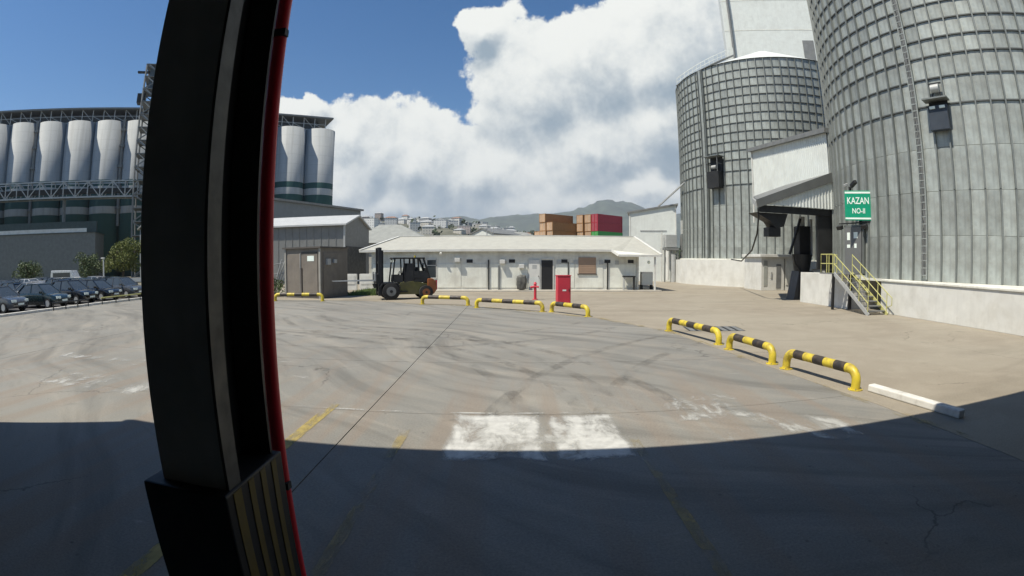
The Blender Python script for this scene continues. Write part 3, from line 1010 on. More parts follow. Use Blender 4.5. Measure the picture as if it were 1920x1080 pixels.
cb = thing('control_kiosk', 'low white control kiosk with grey doors at the back of the canopy', 'kiosk', (21.5, 39.6, 0))
MB().box(0, 3.9, 0, 3.4, 0, 2.9).build('wall', M_white, cb, bevel=0.02)
MB().box(-0.25, 4.0, -0.25, 3.5, 2.9, 3.15).build('roof', M_white, cb, bevel=0.02)
MB().box(0.25, 0.62, -0.03, 0, 0.4, 2.6).build('door', pmat('kiosk_grey_door', (0.33, 0.34, 0.31), 0.5), cb)
MB().box(1.55, 2.05, -0.03, 0, 0.2, 2.3).build('door', M_grey, cb)
MB().box(2.4, 2.44, -0.04, 0, 0, 2.8).build('post', M_dark, cb)
MB().box(0.95, 1.1, -0.06, 0, 1.1, 1.6).build('meter_box', M_lgrey, cb)
MB().box(2.6, 3.3, -0.05, 0, 0.5, 2.5).build('panel', M_wall, cb)

# ------------------------------------------------------------------ stair, door, sign on the near silo
stt = thing('yellow_stair', 'steel stair with yellow handrails climbing along the white plinth wall', 'stair', (17.62, 19.7, 0))
NS, RUN, RISE = 9, 0.33, 1.92 / 9
for k in range(NS):
    MB().box(-0.62, 0.62, k * RUN, k * RUN + 0.28, (k + 1) * RISE - 0.05, (k + 1) * RISE).build('tread', M_grey, stt)
for s in (-1, 1):
    MB().bar((s * 0.66, -0.15, -0.0), (s * 0.66, NS * RUN, NS * RISE), 0.05, 0.20).build('stringer', M_yelfade if s > 0 else M_lgrey, stt)
    rl = MB()
    for hgt in (0.5, 1.0):
        rl.tube([(s * 0.66, -0.05, hgt + 0.08), (s * 0.66, NS * RUN, NS * RISE + hgt)], 0.026, 8)
    rl.build('handrail', M_yelfade, stt, smooth=True)
    for k in range(5):
        y = -0.05 + k * (NS * RUN + 0.05) / 4
        z = max(0, y / RUN * RISE)
        MB().cyl((s * 0.66, y, z), (s * 0.66, y, z + 1.05), 0.024, 8).build('baluster', M_yelfade, stt)
bk = MB()
MB().tube([(0.66, -0.05, 1.08), (0.66, -0.45, 0.85), (0.66, -0.45, 0.5), (0.66, -0.05, 0.35)], 0.024, 8).build('rail_end', M_yelfade, stt, smooth=True)
MB().box(-0.7, 1.4, NS * RUN + 0.01, NS * RUN + 1.35, 1.87, 1.93).build('platform', M_grey, stt)
for (a, b) in (((-0.66, 3.1, 1.93), (-0.66, 4.25, 1.93)), ((-0.66, 4.25, 1.93), (0.5, 4.25, 1.93))):
    rl = MB()
    for hgt in (0.5, 1.0):
        rl.tube([(a[0], a[1], a[2] + hgt), (b[0], b[1], b[2] + hgt)], 0.026, 8)
    for f in (0.0, 0.5, 1.0):
        rl.cyl((a[0] + (b[0] - a[0]) * f, a[1] + (b[1] - a[1]) * f, 1.93), (a[0] + (b[0] - a[0]) * f, a[1] + (b[1] - a[1]) * f, 2.95), 0.024, 8)
    rl.build('platform_rail', M_yelfade, stt)
for yy in (2.95,):
    MB().box(-0.72, -0.60, yy, yy + 0.12, 0, 1.9).build('leg', M_dark, stt)

p, nr = on_silo(S_N, 39.6, 0)
rz = math.atan2(nr.y, nr.x) + R_(18)
dp = thing('doorway', 'grey door panel with white notices at the top of the yellow stair', 'door', (p.x - 0.25, p.y, 1.93), rz)
MB().box(0.0, 0.25, -0.62, 0.62, 0, 2.55).build('door_leaf', pmat('door_grey', (0.14, 0.145, 0.145), 0.55, var=0.08), dp, bevel=0.01)
MB().box(0.0, 0.16, -0.75, -0.64, 0, 2.68).box(0.0, 0.16, 0.64, 0.75, 0, 2.68).box(0.0, 0.16, -0.75, 0.75, 2.57, 2.68).build('frame', M_galvd, dp)
for (yy, zz, w, h) in ((-0.33, 2.05, 0.22, 0.42), (0.22, 2.1, 0.30, 0.34), (-0.33, 1.5, 0.24, 0.18), (0.2, 1.52, 0.18, 0.24)):
    MB().box(0.252, 0.258, yy - w / 2, yy + w / 2, zz - h / 2, zz + h / 2).build('notice', M_signw, dp)
MB().bar((0.15, -1.15, 2.78), (0.15, 1.15, 2.78), 0.07).build('lamp_bar', M_dark, dp)
for s in (-1, 1):
    MB().obox((0.32, s * 0.95, 2.55), (0.24, 0.34, 0.2), 0, R_(25)).build('floodlight', M_dark, dp)

p, nr = on_silo(S_N, 40.4, 0)
sg = thing('wall_sign', 'green sign with white lettering above the stair door', 'sign', (p.x - 0.5, p.y - 0.1, 4.80), math.atan2(-0.80, -0.60))
MB().box(0, 0.05, -0.86, 0.86, 0, 1.62).build('panel', M_sign, sg, bevel=0.01)
MB().box(0.052, 0.056, -0.84, 0.74, 1.46, 1.56).build('border', M_signw, sg)
MB().box(0.052, 0.056, -0.84, 0.84, 0.06, 0.15).build('border', M_signw, sg)
MB().box(-0.35, 0.0, -0.7, -0.62, 0.3, 0.4).box(-0.35, 0.0, 0.62, 0.7, 0.3, 0.4).box(-0.35, 0, -0.7, -0.62, 1.2, 1.3).box(-0.35, 0, 0.62, 0.7, 1.2, 1.3).build('bracket', M_dark, sg)


def text(body, size, loc, parent, mat, name='lettering', sx=1.0):
    cu = bpy.data.curves.new(name, 'FONT')
    cu.body = body
    cu.size = size
    cu.align_x = 'CENTER'
    cu.align_y = 'CENTER'
    cu.extrude = 0.004
    cu.offset = 0.012 * size
    to = bpy.data.objects.new(name, cu)
    COL.objects.link(to)
    dg = bpy.context.evaluated_depsgraph_get()
    me = bpy.data.meshes.new_from_object(to.evaluated_get(dg))
    bpy.data.objects.remove(to)
    me.materials.clear()
    me.materials.append(mat)
    o = bpy.data.objects.new(name, me)
    COL.objects.link(o)
    o.parent = parent
    o.location = loc
    o.rotation_euler = (math.pi / 2, 0, math.pi / 2)
    o.scale = (sx, 1, 1)
    return o


text('KAZAN', 0.52, (0.056, -0.08, 1.05), sg, M_signw, sx=0.74)
text('NO-II', 0.40, (0.056, -0.06, 0.50), sg, M_signw, sx=0.8)
sc_cam = thing('security_camera', 'small black security camera on a bracket over the green sign', 'security camera', (p.x - 0.7, p.y + 0.55, 6.3), math.atan2(-0.8, -0.6))
MB().bar((0, 0, 0), (0.25, 0.1, 0.35), 0.07).build('bracket', M_black, sc_cam)
MB().obox((0.35, 0.25, 0.5), (0.5, 0.2, 0.2), R_(35), R_(-25)).build('body', M_black, sc_cam, bevel=0.02)
MB().obox((0.3, -0.2, 0.45), (0.3, 0.14, 0.14), R_(-45), R_(20)).build('light', M_lgrey, sc_cam, bevel=0.02)
MB().bar((0, 0, -0.3), (0, 0, 0.4), 0.08).build('post', M_black, sc_cam)

# ------------------------------------------------------------------ long low building
lb = thing('low_building', 'long low white building with pale hipped roof across the yard', 'building', (0, 39.6, 0))
W0, W1, D = -11.4, 11.25, 8.6
MB().box(W0, 8.3, 0, D, 0, 3.14).build('wall', M_wall, lb)
MB().box(8.3, W1 - 1.2, 0.003, D - 0.02, 0, 2.9).build('wall', M_wall, lb)
MB().box(W0 - 0.3, W1 + 0.6, -1.2, D + 0.3, 0.0, 0.09).build('footing', pmat('footing_concrete', (0.45, 0.42, 0.36), 0.8), lb)
# roof: hip with low eave at the right end
E0 = 3.26
rv = [(-12.3, -0.34, E0), (7.9, -0.34, E0), (8.35, -1.02, 2.88), (11.85, -1.02, 2.88), (11.95, D + 0.3, 2.95), (-12.3, D + 0.3, E0),
      (-10.0, 4.3, 4.55), (10.9, 4.3, 4.55)]
MB().add(rv, [(0, 1, 7, 6), (1, 2, 7), (2, 3, 7), (3, 4, 7), (4, 5, 6, 7), (5, 0, 6)]).build('roof', M_roofp, lb)
MB().add([(x, y, z - 0.02) for x, y, z in rv[:6]] , [(0, 1, 2, 3, 4, 5)]).build('soffit', M_wall, lb)
fa = MB()
for a, b in ((rv[0], rv[1]), (rv[1], rv[2]), (rv[2], rv[3]), (rv[3], rv[4]), (rv[5], rv[0])):
    a, b = Vector(a), Vector(b)
    fa.bar(a + Vector((0, 0, -0.06)), b + Vector((0, 0, -0.06)), 0.10, 0.17)
fa.build('fascia', M_white, lb)
fa = MB()
fa.bar(Vector(rv[3]) + Vector((0, 0, 0.05)), Vector(rv[7]) + Vector((0, 0, 0.04)), 0.22, 0.06)
fa.bar(Vector(rv[0]) + Vector((0, 0, 0.05)), Vector(rv[6]) + Vector((0, 0, 0.04)), 0.22, 0.06)
fa.bar(Vector(rv[6]) + Vector((0, 0, 0.03)), Vector(rv[7]) + Vector((0, 0, 0.03)), 0.22, 0.06)
fa.build('ridge_cap', M_white, lb)
# wall panels with narrow joints between them
px = [-11.3, -8.9, -6.0, -4.0, -1.95, 1.25]
for a, b in zip(px[:-1], px[1:]):
    MB().box(a + 0.04, b - 0.04, -0.03, 0, 0.25, 2.15).build('wall_panel', M_panel, lb, bevel=0.006)
for a, b in ((3.45, 5.0), (5.0, 7.3), (7.5, 10.0)):
    MB().box(a + 0.04, b - 0.04, -0.03, 0, 0.25, 2.12).build('wall_panel', M_panel, lb, bevel=0.006)
for x in (-3.35, 0.0, 4.15, 7.62, 9.55):
    v = MB().box(x - 0.24, x + 0.24, -0.035, 0, 2.22, 2.48).build('vent', M_black, lb)
    MB().box(x - 0.30, x + 0.30, -0.05, -0.036, 2.16, 2.21).build('frame', M_wall, v)
for x in (-1.85, 7.62):
    MB().cyl((x, -0.09, 0.05), (x, -0.09, 2.45), 0.055, 8).build('downpipe', M_dark, lb)
MB().cyl((-1.05, -0.09, 0.05), (-1.05, -0.09, 2.0), 0.06, 8).build('downpipe', M_grey, lb)
MB().cyl((4.45, -0.07, 1.2), (4.45, -0.07, 2.3), 0.04, 8).build('downpipe', M_dark, lb)
sh = MB().box(5.28, 6.68, -0.07, 0, 1.36, 2.66).build('shutter', M_tan, lb)
for k in range(7):
    MB().box(5.30, 6.66, -0.085, -0.07, 1.40 + k * 0.18, 1.56 + k * 0.18).build('slat', M_tan, sh)
MB().box(5.2, 6.76, -0.10, 0, 1.28, 1.36).build('shutter_sill', M_boothd, lb)
dr_ = MB().box(2.32, 3.22, -0.035, 0, 0.10, 2.42).build('door_opening_shade', M_black, lb)  # black sheet on the wall, standing in for the unlit doorway
MB().box(2.24, 2.31, -0.07, 0, 0.09, 2.5).box(3.23, 3.30, -0.07, 0, 0.09, 2.5).box(2.24, 3.30, -0.07, 0, 2.5, 2.57).build('frame', M_white, dr_)
dl = MB().box(1.32, 2.2, -0.11, -0.05, 0.10, 2.46).build('door', M_white, lb)
MB().box(1.6, 1.95, -0.118, -0.111, 1.75, 2.05).build('notice', M_lgrey, dl)
MB().box(1.4, 2.1, -0.116, -0.111, 0.2, 1.1).build('lower_panel', M_clad, dl)
MB().cyl((2.1, -0.12, 1.15), (2.1, -0.16, 1.15), 0.04, 8).build('handle', M_dark, dl)
w_ = MB().box(-6.75, -6.05, -0.04, 0, 1.05, 2.45).build('window', M_glass, lb)
MB().box(-6.82, -6.76, -0.06, 0, 1.0, 2.5).box(-6.04, -5.98, -0.06, 0, 1.0, 2.5).box(-6.82, -5.98, -0.06, 0, 2.46, 2.52).box(-6.82, -5.98, -0.07, 0, 0.98, 1.04).box(-6.82, -5.98, -0.06, 0, 2.0, 2.05).build('frame', M_white, w_)
for (x, z) in ((-4.3, 2.45), (0.75, 1.95), (-0.75, 2.3)):
    MB().obox((x, -0.2, z), (0.42, 0.3, 0.32)).build('air_unit', M_white, lb, bevel=0.02)
for x in (3.7, 5.05, 7.1, 8.4):
    MB().box(x - 0.16, x + 0.16, -0.06, 0, 2.1, 2.42).build('wall_box', M_lgrey, lb)
MB().cyl((-5.6, -0.28, 3.0), (-5.6, -0.4, 2.9), 0.11, 10).build('floodlight', M_white, lb)
MB().box(11.3, 11.42, -0.9, -0.78, 0.05, 2.82).build('porch_post', M_white, lb)
MB().box(10.05, 10.2, -0.12, -0.0, 0.05, 2.82).build('porch_post', M_wall, lb)
MB().cyl((11.0, -0.2, 2.35), (11.0, -0.3, 2.25), 0.12, 10).build('porch_lamp', M_signw, lb)

ac = thing('white_cabinet', 'white cabinet standing under the porch at the right end of the low building', 'cabinet', (11.0, 40.3, 0.09))
MB().box(-0.4, 0.55, -0.3, 0.3, 0.35, 1.42).build('body', M_white, ac, bevel=0.02)
MB().box(-0.3, 0.45, -0.31, -0.3, 0.45, 1.3).build('door', M_clad, ac)
MB().box(-0.4, -0.3, -0.3, 0.3, 0, 0.35).box(0.45, 0.55, -0.3, 0.3, 0, 0.35).build('foot', M_dark, ac)
bn = thing('work_bench', 'small dark bench in the shade beside the porch posts', 'bench', (9.3, 39.15, 0.09))
MB().box(-0.5, 0.5, -0.2, 0.2, 1.02, 1.12).build('top', M_black, bn)
for s in (-0.42, 0.42):
    MB().box(s - 0.05, s + 0.05, -0.16, 0.16, 0, 1.02).build('leg', M_lgrey if s < 0 else M_dark, bn)

# dark covered heap by the door
bmx = bmesh.new()
bmesh.ops.create_icosphere(bmx, subdivisions=4, radius=1.0)
from mathutils import noise as mnoise
for v in bmx.verts:
    n = mnoise.noise(v.co * 2.1) * 0.2 + mnoise.noise(v.co * 5.0) * 0.08
    q = max(abs(v.co.x), abs(v.co.y), abs(v.co.z)) ** 0.6
    v.co *= (1 + n * 0.6) / q
    v.co.x *= 0.40
    v.co.y *= 0.34
    v.co.z = max(-0.62, v.co.z * 0.58)
me = bpy.data.meshes.new('tarp_heap')
bmx.to_mesh(me)
bmx.free()
me.materials.append(pmat('dark_tarp', (0.10, 0.10, 0.09), 0.75, var=0.3, scale=4, bump=0.4, bscale=9))
me.shade_smooth()
o = bpy.data.objects.new('tarp_heap', me)
COL.objects.link(o)
o.location = (0.75, 38.95, 0.70)
tag(o, 'dark tarpaulin-covered heap standing beside the white door', 'tarp')

# ------------------------------------------------------------------ red cabinet and hydrant
rc = thing('red_cabinet', 'tall red fire cabinet behind the short tube barrier', 'cabinet', (2.73, 26.6, 0.004), R_(10))
MB().box(-0.36, 0.36, -0.22, 0.22, 0.06, 1.58).build('body', M_red, rc, bevel=0.012)
MB().box(-0.31, 0.31, -0.232, -0.22, 0.12, 1.52).build('door', M_red, rc, bevel=0.006)
MB().box(-0.38, 0.38, -0.25, 0.25, 1.58, 1.62).build('lid', M_red, rc)
MB().box(-0.34, 0.34, -0.2, 0.2, 0, 0.06).build('plinth', M_dark, rc)
MB().box(-0.10, 0.10, -0.237, -0.2325, 0.78, 0.86).build('notice', M_signw, rc)
MB().box(0.24, 0.27, -0.25, -0.232, 0.75, 0.9).build('handle', M_dark, rc)
hy = thing('hydrant', 'thin red hydrant post left of the red cabinet', 'hydrant', (1.42, 30.6, 0.004))
MB().cyl((0, 0, 0), (0, 0, 0.95), 0.085, 12).build('post', M_red, hy, smooth=True)
MB().cyl((0, 0, 0.95), (0, 0, 1.08), 0.12, 12, 0.05).build('cap', M_red, hy, smooth=True)
MB().cyl((-0.3, -0.05, 0.75), (0.0, -0.05, 0.8), 0.07, 10).cyl((0, -0.05, 0.8), (0.22, -0.1, 0.78), 0.06, 10).build('outlet', M_red, hy, smooth=True)
MB().cyl((0, 0, 0), (0, 0, 0.05), 0.17, 12).build('flange', M_red, hy)

# ------------------------------------------------------------------ forklift
fk = thing('forklift', 'dark forklift with raised forks parked in front of the low building', 'forklift', (-6.6, 31.3, 0), R_(24))
fk.scale = (1.07, 1.07, 1.02)
# local: x to the right (rear), forks to -x, width along y
for s in (-1, 1):
    MB().box(-1.86, -1.66, s * 0.46 - 0.08, s * 0.46 + 0.08, 0.25, 3.16).build('mast_rail', M_fork, fk, bevel=0.01)
    MB().box(-1.68, -1.54, s * 0.34 - 0.06, s * 0.34 + 0.06, 0.25, 3.0).build('mast_rail', M_dark, fk)
    MB().cyl((-1.60, s * 0.22, 0.4), (-1.60, s * 0.22, 2.7), 0.05, 10).build('lift_cylinder', M_grey, fk, smooth=True)
MB().box(-1.66, -1.62, -0.36, 0.36, 0.4, 2.9).build('mast_guard', M_black, fk)
for z in (0.35, 1.5, 2.2, 3.06):
    MB().box(-1.80, -1.72, -0.46, 0.46, z, z + 0.12).build('mast_crossbar', M_fork, fk)
MB().box(-1.99, -1.87, -0.62, 0.62, 1.0, 1.12).box(-1.99, -1.87, -0.62, 0.62, 1.45, 1.55).box(-1.99, -1.87, -0.6, -0.5, 1.0, 1.55).box(-1.99, -1.87, 0.5, 0.6, 1.0, 1.55).build('carriage', M_dark, fk)
for s in (-1, 1):
    f = MB()
    f.prism_y([(-4.5, 1.165), (-4.5, 1.185), (-2.07, 1.22), (-2.07, 1.7), (-2.0, 1.7), (-2.0, 1.15)], s * 0.42 - 0.07, s * 0.42 + 0.07)
    f.build('fork', M_lgrey, fk)
MB().cyl((-2.15, -0.62, 1.02), (-2.05, -0.62, 0.75), 0.1, 10).build('side_shift_cylinder', M_dark, fk)
# chassis and bonnet
MB().prism_y([(-1.45, 0.32), (1.05, 0.30), (1.05, 0.95), (0.2, 1.12), (-0.55, 1.05), (-0.75, 0.72), (-1.45, 0.78)], -0.55, 0.55).build('chassis', M_forkg, fk, bevel=0.03)
MB().prism_y([(-1.5, 0.55), (-0.72, 0.55), (-0.80, 1.02), (-1.42, 1.02)], -0.62, 0.62).build('front_cowl', M_fork, fk, bevel=0.03)
MB().prism_y([(1.06, 0.28), (1.45, 0.30), (1.62, 0.55), (1.58, 1.10), (1.35, 1.28), (1.06, 1.25)], -0.60, 0.60).build('counterweight', M_forkr, fk, bevel=0.05)
MB().prism_y([(0.25, 1.02), (1.30, 1.02), (1.22, 1.36), (0.30, 1.30)], -0.52, 0.52).build('bonnet', M_fork, fk, bevel=0.04)
MB().box(1.60, 1.66, -0.55, -0.35, 0.55, 1.15).box(1.60, 1.66, 0.35, 0.55, 0.55, 1.15).build('tail_lamp', M_red, fk)
for xx, r, w in ((-1.15, 0.52, 0.32), (0.95, 0.42, 0.26)):
    for s in (-1, 1):
        y0 = s * 0.46
        wl = MB().cyl((xx, y0, r), (xx, y0 + s * w, r), r, 28).build('wheel', M_rub, fk, smooth=True, bevel=0.03)
        MB().cyl((xx, y0 + s * w, r), (xx, y0 + s * (w + 0.015), r), r * 0.55, 18).build('rim', M_grey if xx < 0 else M_forkr, wl)
        MB().cyl((xx, y0 + s * (w + 0.016), r), (xx, y0 + s * (w + 0.05), r), r * 0.18, 10).build('hub', M_dark, wl)
for s in (-1, 1):
    MB().prism_y([(-1.75, 0.75), (-1.62, 0.98), (-0.78, 0.98), (-0.62, 0.70), (-0.55, 0.72), (-0.74, 1.04), (-1.66, 1.04), (-1.82, 0.78)], s * 0.46 + (-0.3 if s < 0 else 0), s * 0.46 + (0 if s < 0 else 0.3)).build('mudguard', M_fork, fk)
# cab frame
for s in (-1, 1):
    y = s * 0.52
    MB().bar((-1.05, y, 1.0), (-0.88, y, 2.5), 0.08).build('cab_post', M_black, fk)
    MB().bar((0.25, y, 1.15), (0.22, y, 2.5), 0.09).build('cab_post', M_black, fk)
    MB().bar((-0.28, y, 1.05), (-0.34, y, 2.5), 0.07).build('cab_post', M_black, fk)
    MB().bar((1.22, y, 1.25), (0.83, y, 2.5), 0.10).build('cab_post', M_black, fk)
    MB().bar((0.56, y, 1.6), (0.50, y, 2.5), 0.09).build('cab_post', M_black, fk)
    MB().box(0.24, 1.15, y - 0.03, y + 0.03, 1.3, 1.72).build('side_panel', M_fork, fk)
    MB().prism_y([(-0.36, 1.05), (0.24, 1.1), (0.24, 2.2), (-0.12, 2.2)], y - 0.02, y + 0.02).build('door', M_fork, fk)
for s in (-1, 1):
    MB().prism_y([(-0.95, 1.06), (-0.40, 1.06), (-0.40, 1.5), (-0.90, 1.5)], s * 0.52 - 0.02, s * 0.52 + 0.02).build('lower_door', M_fork, fk)
MB().prism_x([(-0.5, 1.25), (0.5, 1.25), (0.5, 1.9), (-0.5, 1.9)], 1.08, 1.12).build('rear_grille', M_fork, fk)
rf = MB().box(-1.0, 0.92, -0.58, 0.58, 2.47, 2.56).build('cab_roof', M_black, fk, bevel=0.02)
MB().cyl((0.35, -0.4, 2.56), (0.35, -0.4, 2.68), 0.06, 10).build('beacon', M_yel, rf)
MB().box(-0.95, -0.80, -0.45, -0.28, 2.28, 2.42).box(-0.95, -0.8, 0.28, 0.45, 2.28, 2.42).build('headlight', M_signw, fk)
MB().prism_y([(-0.15, 1.2), (0.4, 1.2), (0.45, 1.35), (0.62, 1.95), (0.48, 1.98), (0.28, 1.42), (-0.15, 1.38)], -0.26, 0.26).build('seat', M_black, fk, bevel=0.03)
MB().bar((-0.75, 0, 1.0), (-0.55, 0, 1.55), 0.06).build('steering_column', M_black, fk)
st_ = MB()
st_.tube([(-0.55 + 0.05 * math.cos(a) * 1.2, 0.2 * math.sin(a), 1.56 + 0.14 * math.cos(a)) for a in [k * math.pi / 8 for k in range(17)]], 0.018, 6)
st_.build('steering_wheel', M_black, fk, smooth=True)
MB().cyl((1.05, 0.45, 1.3), (1.05, 0.45, 2.2), 0.045, 8).build('exhaust', M_dark, fk)
MB().box(-0.62, -0.15, -0.66, -0.5, 0.45, 0.52).build('step', M_dark, fk)
MB().box(-1.1, -1.06, -0.7, -0.62, 1.9, 2.15).build('mirror', M_lgrey, fk)

# ------------------------------------------------------------------ brown booth and things around it
bo = thing('metal_booth', 'brown metal booth with white notice beside the forklift forks', 'booth', (-12.4, 30.9, 0), R_(-19))
BW, BD, BH = 3.3, 2.9, 3.3
MB().box(-BW, 0, 0, BD, 0.06, BH).build('wall', M_booth, bo)
MB().box(-BW - 0.15, 0.12, -0.18, BD + 0.1, BH, BH + 0.1).build('roof', M_boothd, bo)
MB().box(-BW - 0.05, 0.05, -0.05, BD + 0.05, 0, 0.06).build('skid', M_boothd, bo)
for x0, x1 in ((-BW + 0.30, -1.85), (-1.60, -0.25)):
    MB().box(x0, x1, -0.04, 0, 0.15, BH - 0.35).build('door', M_booth, bo, bevel=0.01)
for x in (-BW, -0.10):
    MB().box(x - 0.02, x + 0.12, -0.07, 0.03, 0, BH).build('corner_post', pmat('booth_pale_post', (0.30, 0.29, 0.26), 0.6), bo)
MB().box(-1.80, -1.66, -0.09, 0, 0.1, 2.0).build('lock_rod', M_boothd, bo)
MB().box(-1.84, -1.80, -0.06, 0, 0.1, BH - 0.3).build('door_edge', M_lgrey, bo)
MB().box(-1.15, -0.55, -0.055, -0.041, 2.45, 2.80).build('notice', M_signw, bo)
MB().box(-1.7, -0.3, -0.06, -0.005, 2.95, 3.05).build('door_header', M_dark, bo)
MB().box(0.0, 0.04, 0.25, BD - 0.2, 0.2, BH - 0.3).build('side_panel', M_booth, bo, bevel=0.01)
MB().box(0.04, 0.2, 0.5, 0.85, 2.2, 2.6).box(0.04, 0.2, 1.2, 1.5, 2.3, 2.55).build('lamp', M_lgrey, bo)
MB().box(0.04, 0.12, 2.2, 2.4, 1.0, 1.15).build('latch', M_dark, bo)


# foliage
def leaf_cloud(mb, blobs, n, size, rnd, shell=0.55):
    tot = sum(b[3] * b[4] * b[5] for b in blobs)
    for (cx, cy, cz, rx, ry, rz) in blobs:
        for _ in range(max(8, int(n * rx * ry * rz / tot))):
            while True:
                v = Vector((rnd.uniform(-1, 1), rnd.uniform(-1, 1), rnd.uniform(-1, 1)))
                if shell * rnd.random() < v.length < 1:
                    break
            p = Vector((cx + v.x * rx, cy + v.y * ry, cz + v.z * rz))
            a = Vector((rnd.gauss(0, 1), rnd.gauss(0, 1), rnd.gauss(0, 1))).normalized()
            b = a.orthogonal().normalized()
            s = size * rnd.uniform(0.6, 1.4)
            c = a.cross(b)
            mb.add([p - b * s - c * s * 0.15, p + c * s * 0.55, p + b * s, p - c * s * 0.55], [(0, 1, 2, 3)])


def tree(name, label, x, y, h, cr, mat, seed, z0=0.0, group=None, n=1500, leaf=0.16, cat='tree', squat=1.0):
    rnd = random.Random(seed)
    t = thing(name, label, cat, (x, y, z0), rnd.uniform(0, 6), group)
    th = h * 0.45
    tk = MB()
    tk.tube([(0, 0, 0), (0.03 * h, 0.02 * h, th * 0.5), (0.01 * h, 0.0, th), (0, 0.01 * h, h * 0.8)], 0.03 * h, 8)
    for k in range(5):
        a = k * 1.3 + rnd.random()
        tk.tube([(0, 0, th * (0.7 + 0.1 * k)), (math.cos(a) * cr * 0.4, math.sin(a) * cr * 0.4, th * (1.0 + 0.12 * k)), (math.cos(a) * cr * 0.7, math.sin(a) * cr * 0.7, h * 0.7)], 0.012 * h, 6)
    tk.build('trunk', M_bark, t, join=True)
    blobs = [(0, 0, h - cr * 0.8 * squat, cr * 0.7, cr * 0.7, cr * 0.7 * squat)]
    for k in range(16):
        a = rnd.uniform(0, 6.28)
        rr = rnd.uniform(0.35, 1.0) * cr
        zz = rnd.uniform(h * 0.28, h * 0.9)
        s = rnd.uniform(0.16, 0.42) * cr
        blobs.append((math.cos(a) * rr, math.sin(a) * rr, zz, s, s, s * 0.85))
    mb = MB()
    leaf_cloud(mb, blobs, n, leaf, rnd)
    tag(mb.build('crown', mat, t, join=True), kind=None)
    return t


def bush(label, x, y, w, h, mat, seed, n=700, leaf=0.09):
    rnd = random.Random(seed)
    mb = MB()
    blobs = [(rnd.uniform(-.5, .5) * w, rnd.uniform(-.4, .4) * w * 0.7, h * rnd.uniform(0.35, 0.62), w * 0.4, w * 0.35, h * 0.38) for _ in range(6)]
    leaf_cloud(mb, blobs, n, leaf, rnd, 0.3)
    st = MB()
    for k in range(6):
        a = k * 1.05
        st.tube([(0, 0, 0), (0.2 * w * math.cos(a), 0.2 * w * math.sin(a), h * 0.35), (0.38 * w * math.cos(a), 0.38 * w * math.sin(a), h * 0.7)], 0.018, 5)
    t = thing('bush', label, 'bush', (x, y, 0))
    mb.build('foliage', mat, t, join=True)
    st.build('stem', M_bark, t, join=True)
    return t


bush('ragged green bush between the red pipe and the brown booth', -16.7, 32.6, 1.7, 1.5, M_leaf, 11)
sf = thing('scaffold_frame', 'pale leaning pipe frame beside the brown booth', 'frame', (-16.6, 33.4, 0))
for k in range(5):
    MB().cyl((-0.7 + 0.1 * k, 0, 0.1), (0.1 + 0.25 * k, 0.2 * k, 2.6 + 0.12 * (k % 3)), 0.045, 8).build('pipe', M_lgrey, sf)
for z in (0.8, 1.5, 2.2):
    MB().cyl((-0.9, 0.0, z), (0.9, 0.4, z + 0.25), 0.035, 8).build('rung', M_grey, sf)

gr = MB()
rnd = random.Random(5)
for _ in range(5200):
    x, y = rnd.uniform(-11.6, -8.0), rnd.uniform(33.6, 39.0)
    if (y - 33.6) < (x + 11.6) * 0.15:
        continue
    h = rnd.uniform(0.12, 0.34)
    a = rnd.uniform(0, 6.28)
    dx, dy = math.cos(a) * 0.035, math.sin(a) * 0.035
    lx, ly = rnd.uniform(-.1, .1), rnd.uniform(-.1, .1)
    gr.add([(x - dx, y - dy, 0), (x + dx, y + dy, 0), (x + lx, y + ly, h)], [(0, 1, 2)])
tag(gr.build('grass', M_grass, loc=(0, 0, 0.004), join=True), 'patch of green grass under the raised forks', 'grass', kind='stuff')

# low white boundary blocks behind the grass
for k in range(2):
    fb = thing('boundary_block', None, None, (-13.6 + k * 1.75, 40.2, 0.004))
    MB().box(-0.75, 0.75, -0.12, 0.12, 0, 1.35).build('block', M_white, fb, bevel=0.02)
    MB().box(-0.6, 0.6, -0.15, -0.12, 0.5, 1.2).build('raised_panel', M_white, fb)
    tag(fb, ('white boundary block beyond the grass, nearer the booth', 'white boundary block beyond the grass, nearer the low building')[k], 'block')
lp = thing('fence', 'thin white fence of two rails at the edge of the grass', 'fence', (-9.9, 38.2, 0))
for x in (-1.5, 0, 1.5):
    MB().box(x - 0.04, x + 0.04, -0.04, 0.04, 0, 0.7).build('post', M_white, lp)
for z in (0.35, 0.62):
    MB().box(-1.5, 1.5, -0.06, -0.041, z, z + 0.07).build('rail', M_white, lp)

# grey shed behind the booth
gs = thing('grey_shed', 'grey metal shed with pale roof behind the brown booth', 'shed', (-17.3, 50, 0))
MB().box(-14, 0, 0, 9, 0, 6.15).build('wall', M_shed, gs)
MB().prism_x([(-0.4, 6.15), (4.5, 7.45), (9.4, 6.15), (9.4, 6.3), (4.5, 7.62), (-0.4, 6.32)], -14.4, 0.25).build('roof', M_shedroof, gs)
MB().prism_x([(0.0, 6.15), (9, 6.15), (4.5, 7.4)], -13.9, -0.02).build('gable', M_shed, gs)
MB().box(0.0, 0.07, 0.3, 7.5, 0.0, 4.0).build('door_opening_shade', M_dark, gs)  # dark sheet laid on the wall for the shade inside the shed
MB().box(-0.14, 0.05, -0.10, 0.0, 0, 6.15).build('corner_trim', M_lgrey, gs)
for k in range(16):
    MB().box(-13.8 + k * 0.85, -13.74 + k * 0.85, -0.04, 0, 0.1, 6.1).build('rib', M_shed, gs)
gs2 = thing('hip_roof_house', 'low house with grey hipped roof between the shed and the low building', 'house', (-17.0, 62, 0))
MB().box(-4, 6.5, 0, 9, 0, 4.7).build('wall', M_wall, gs2)
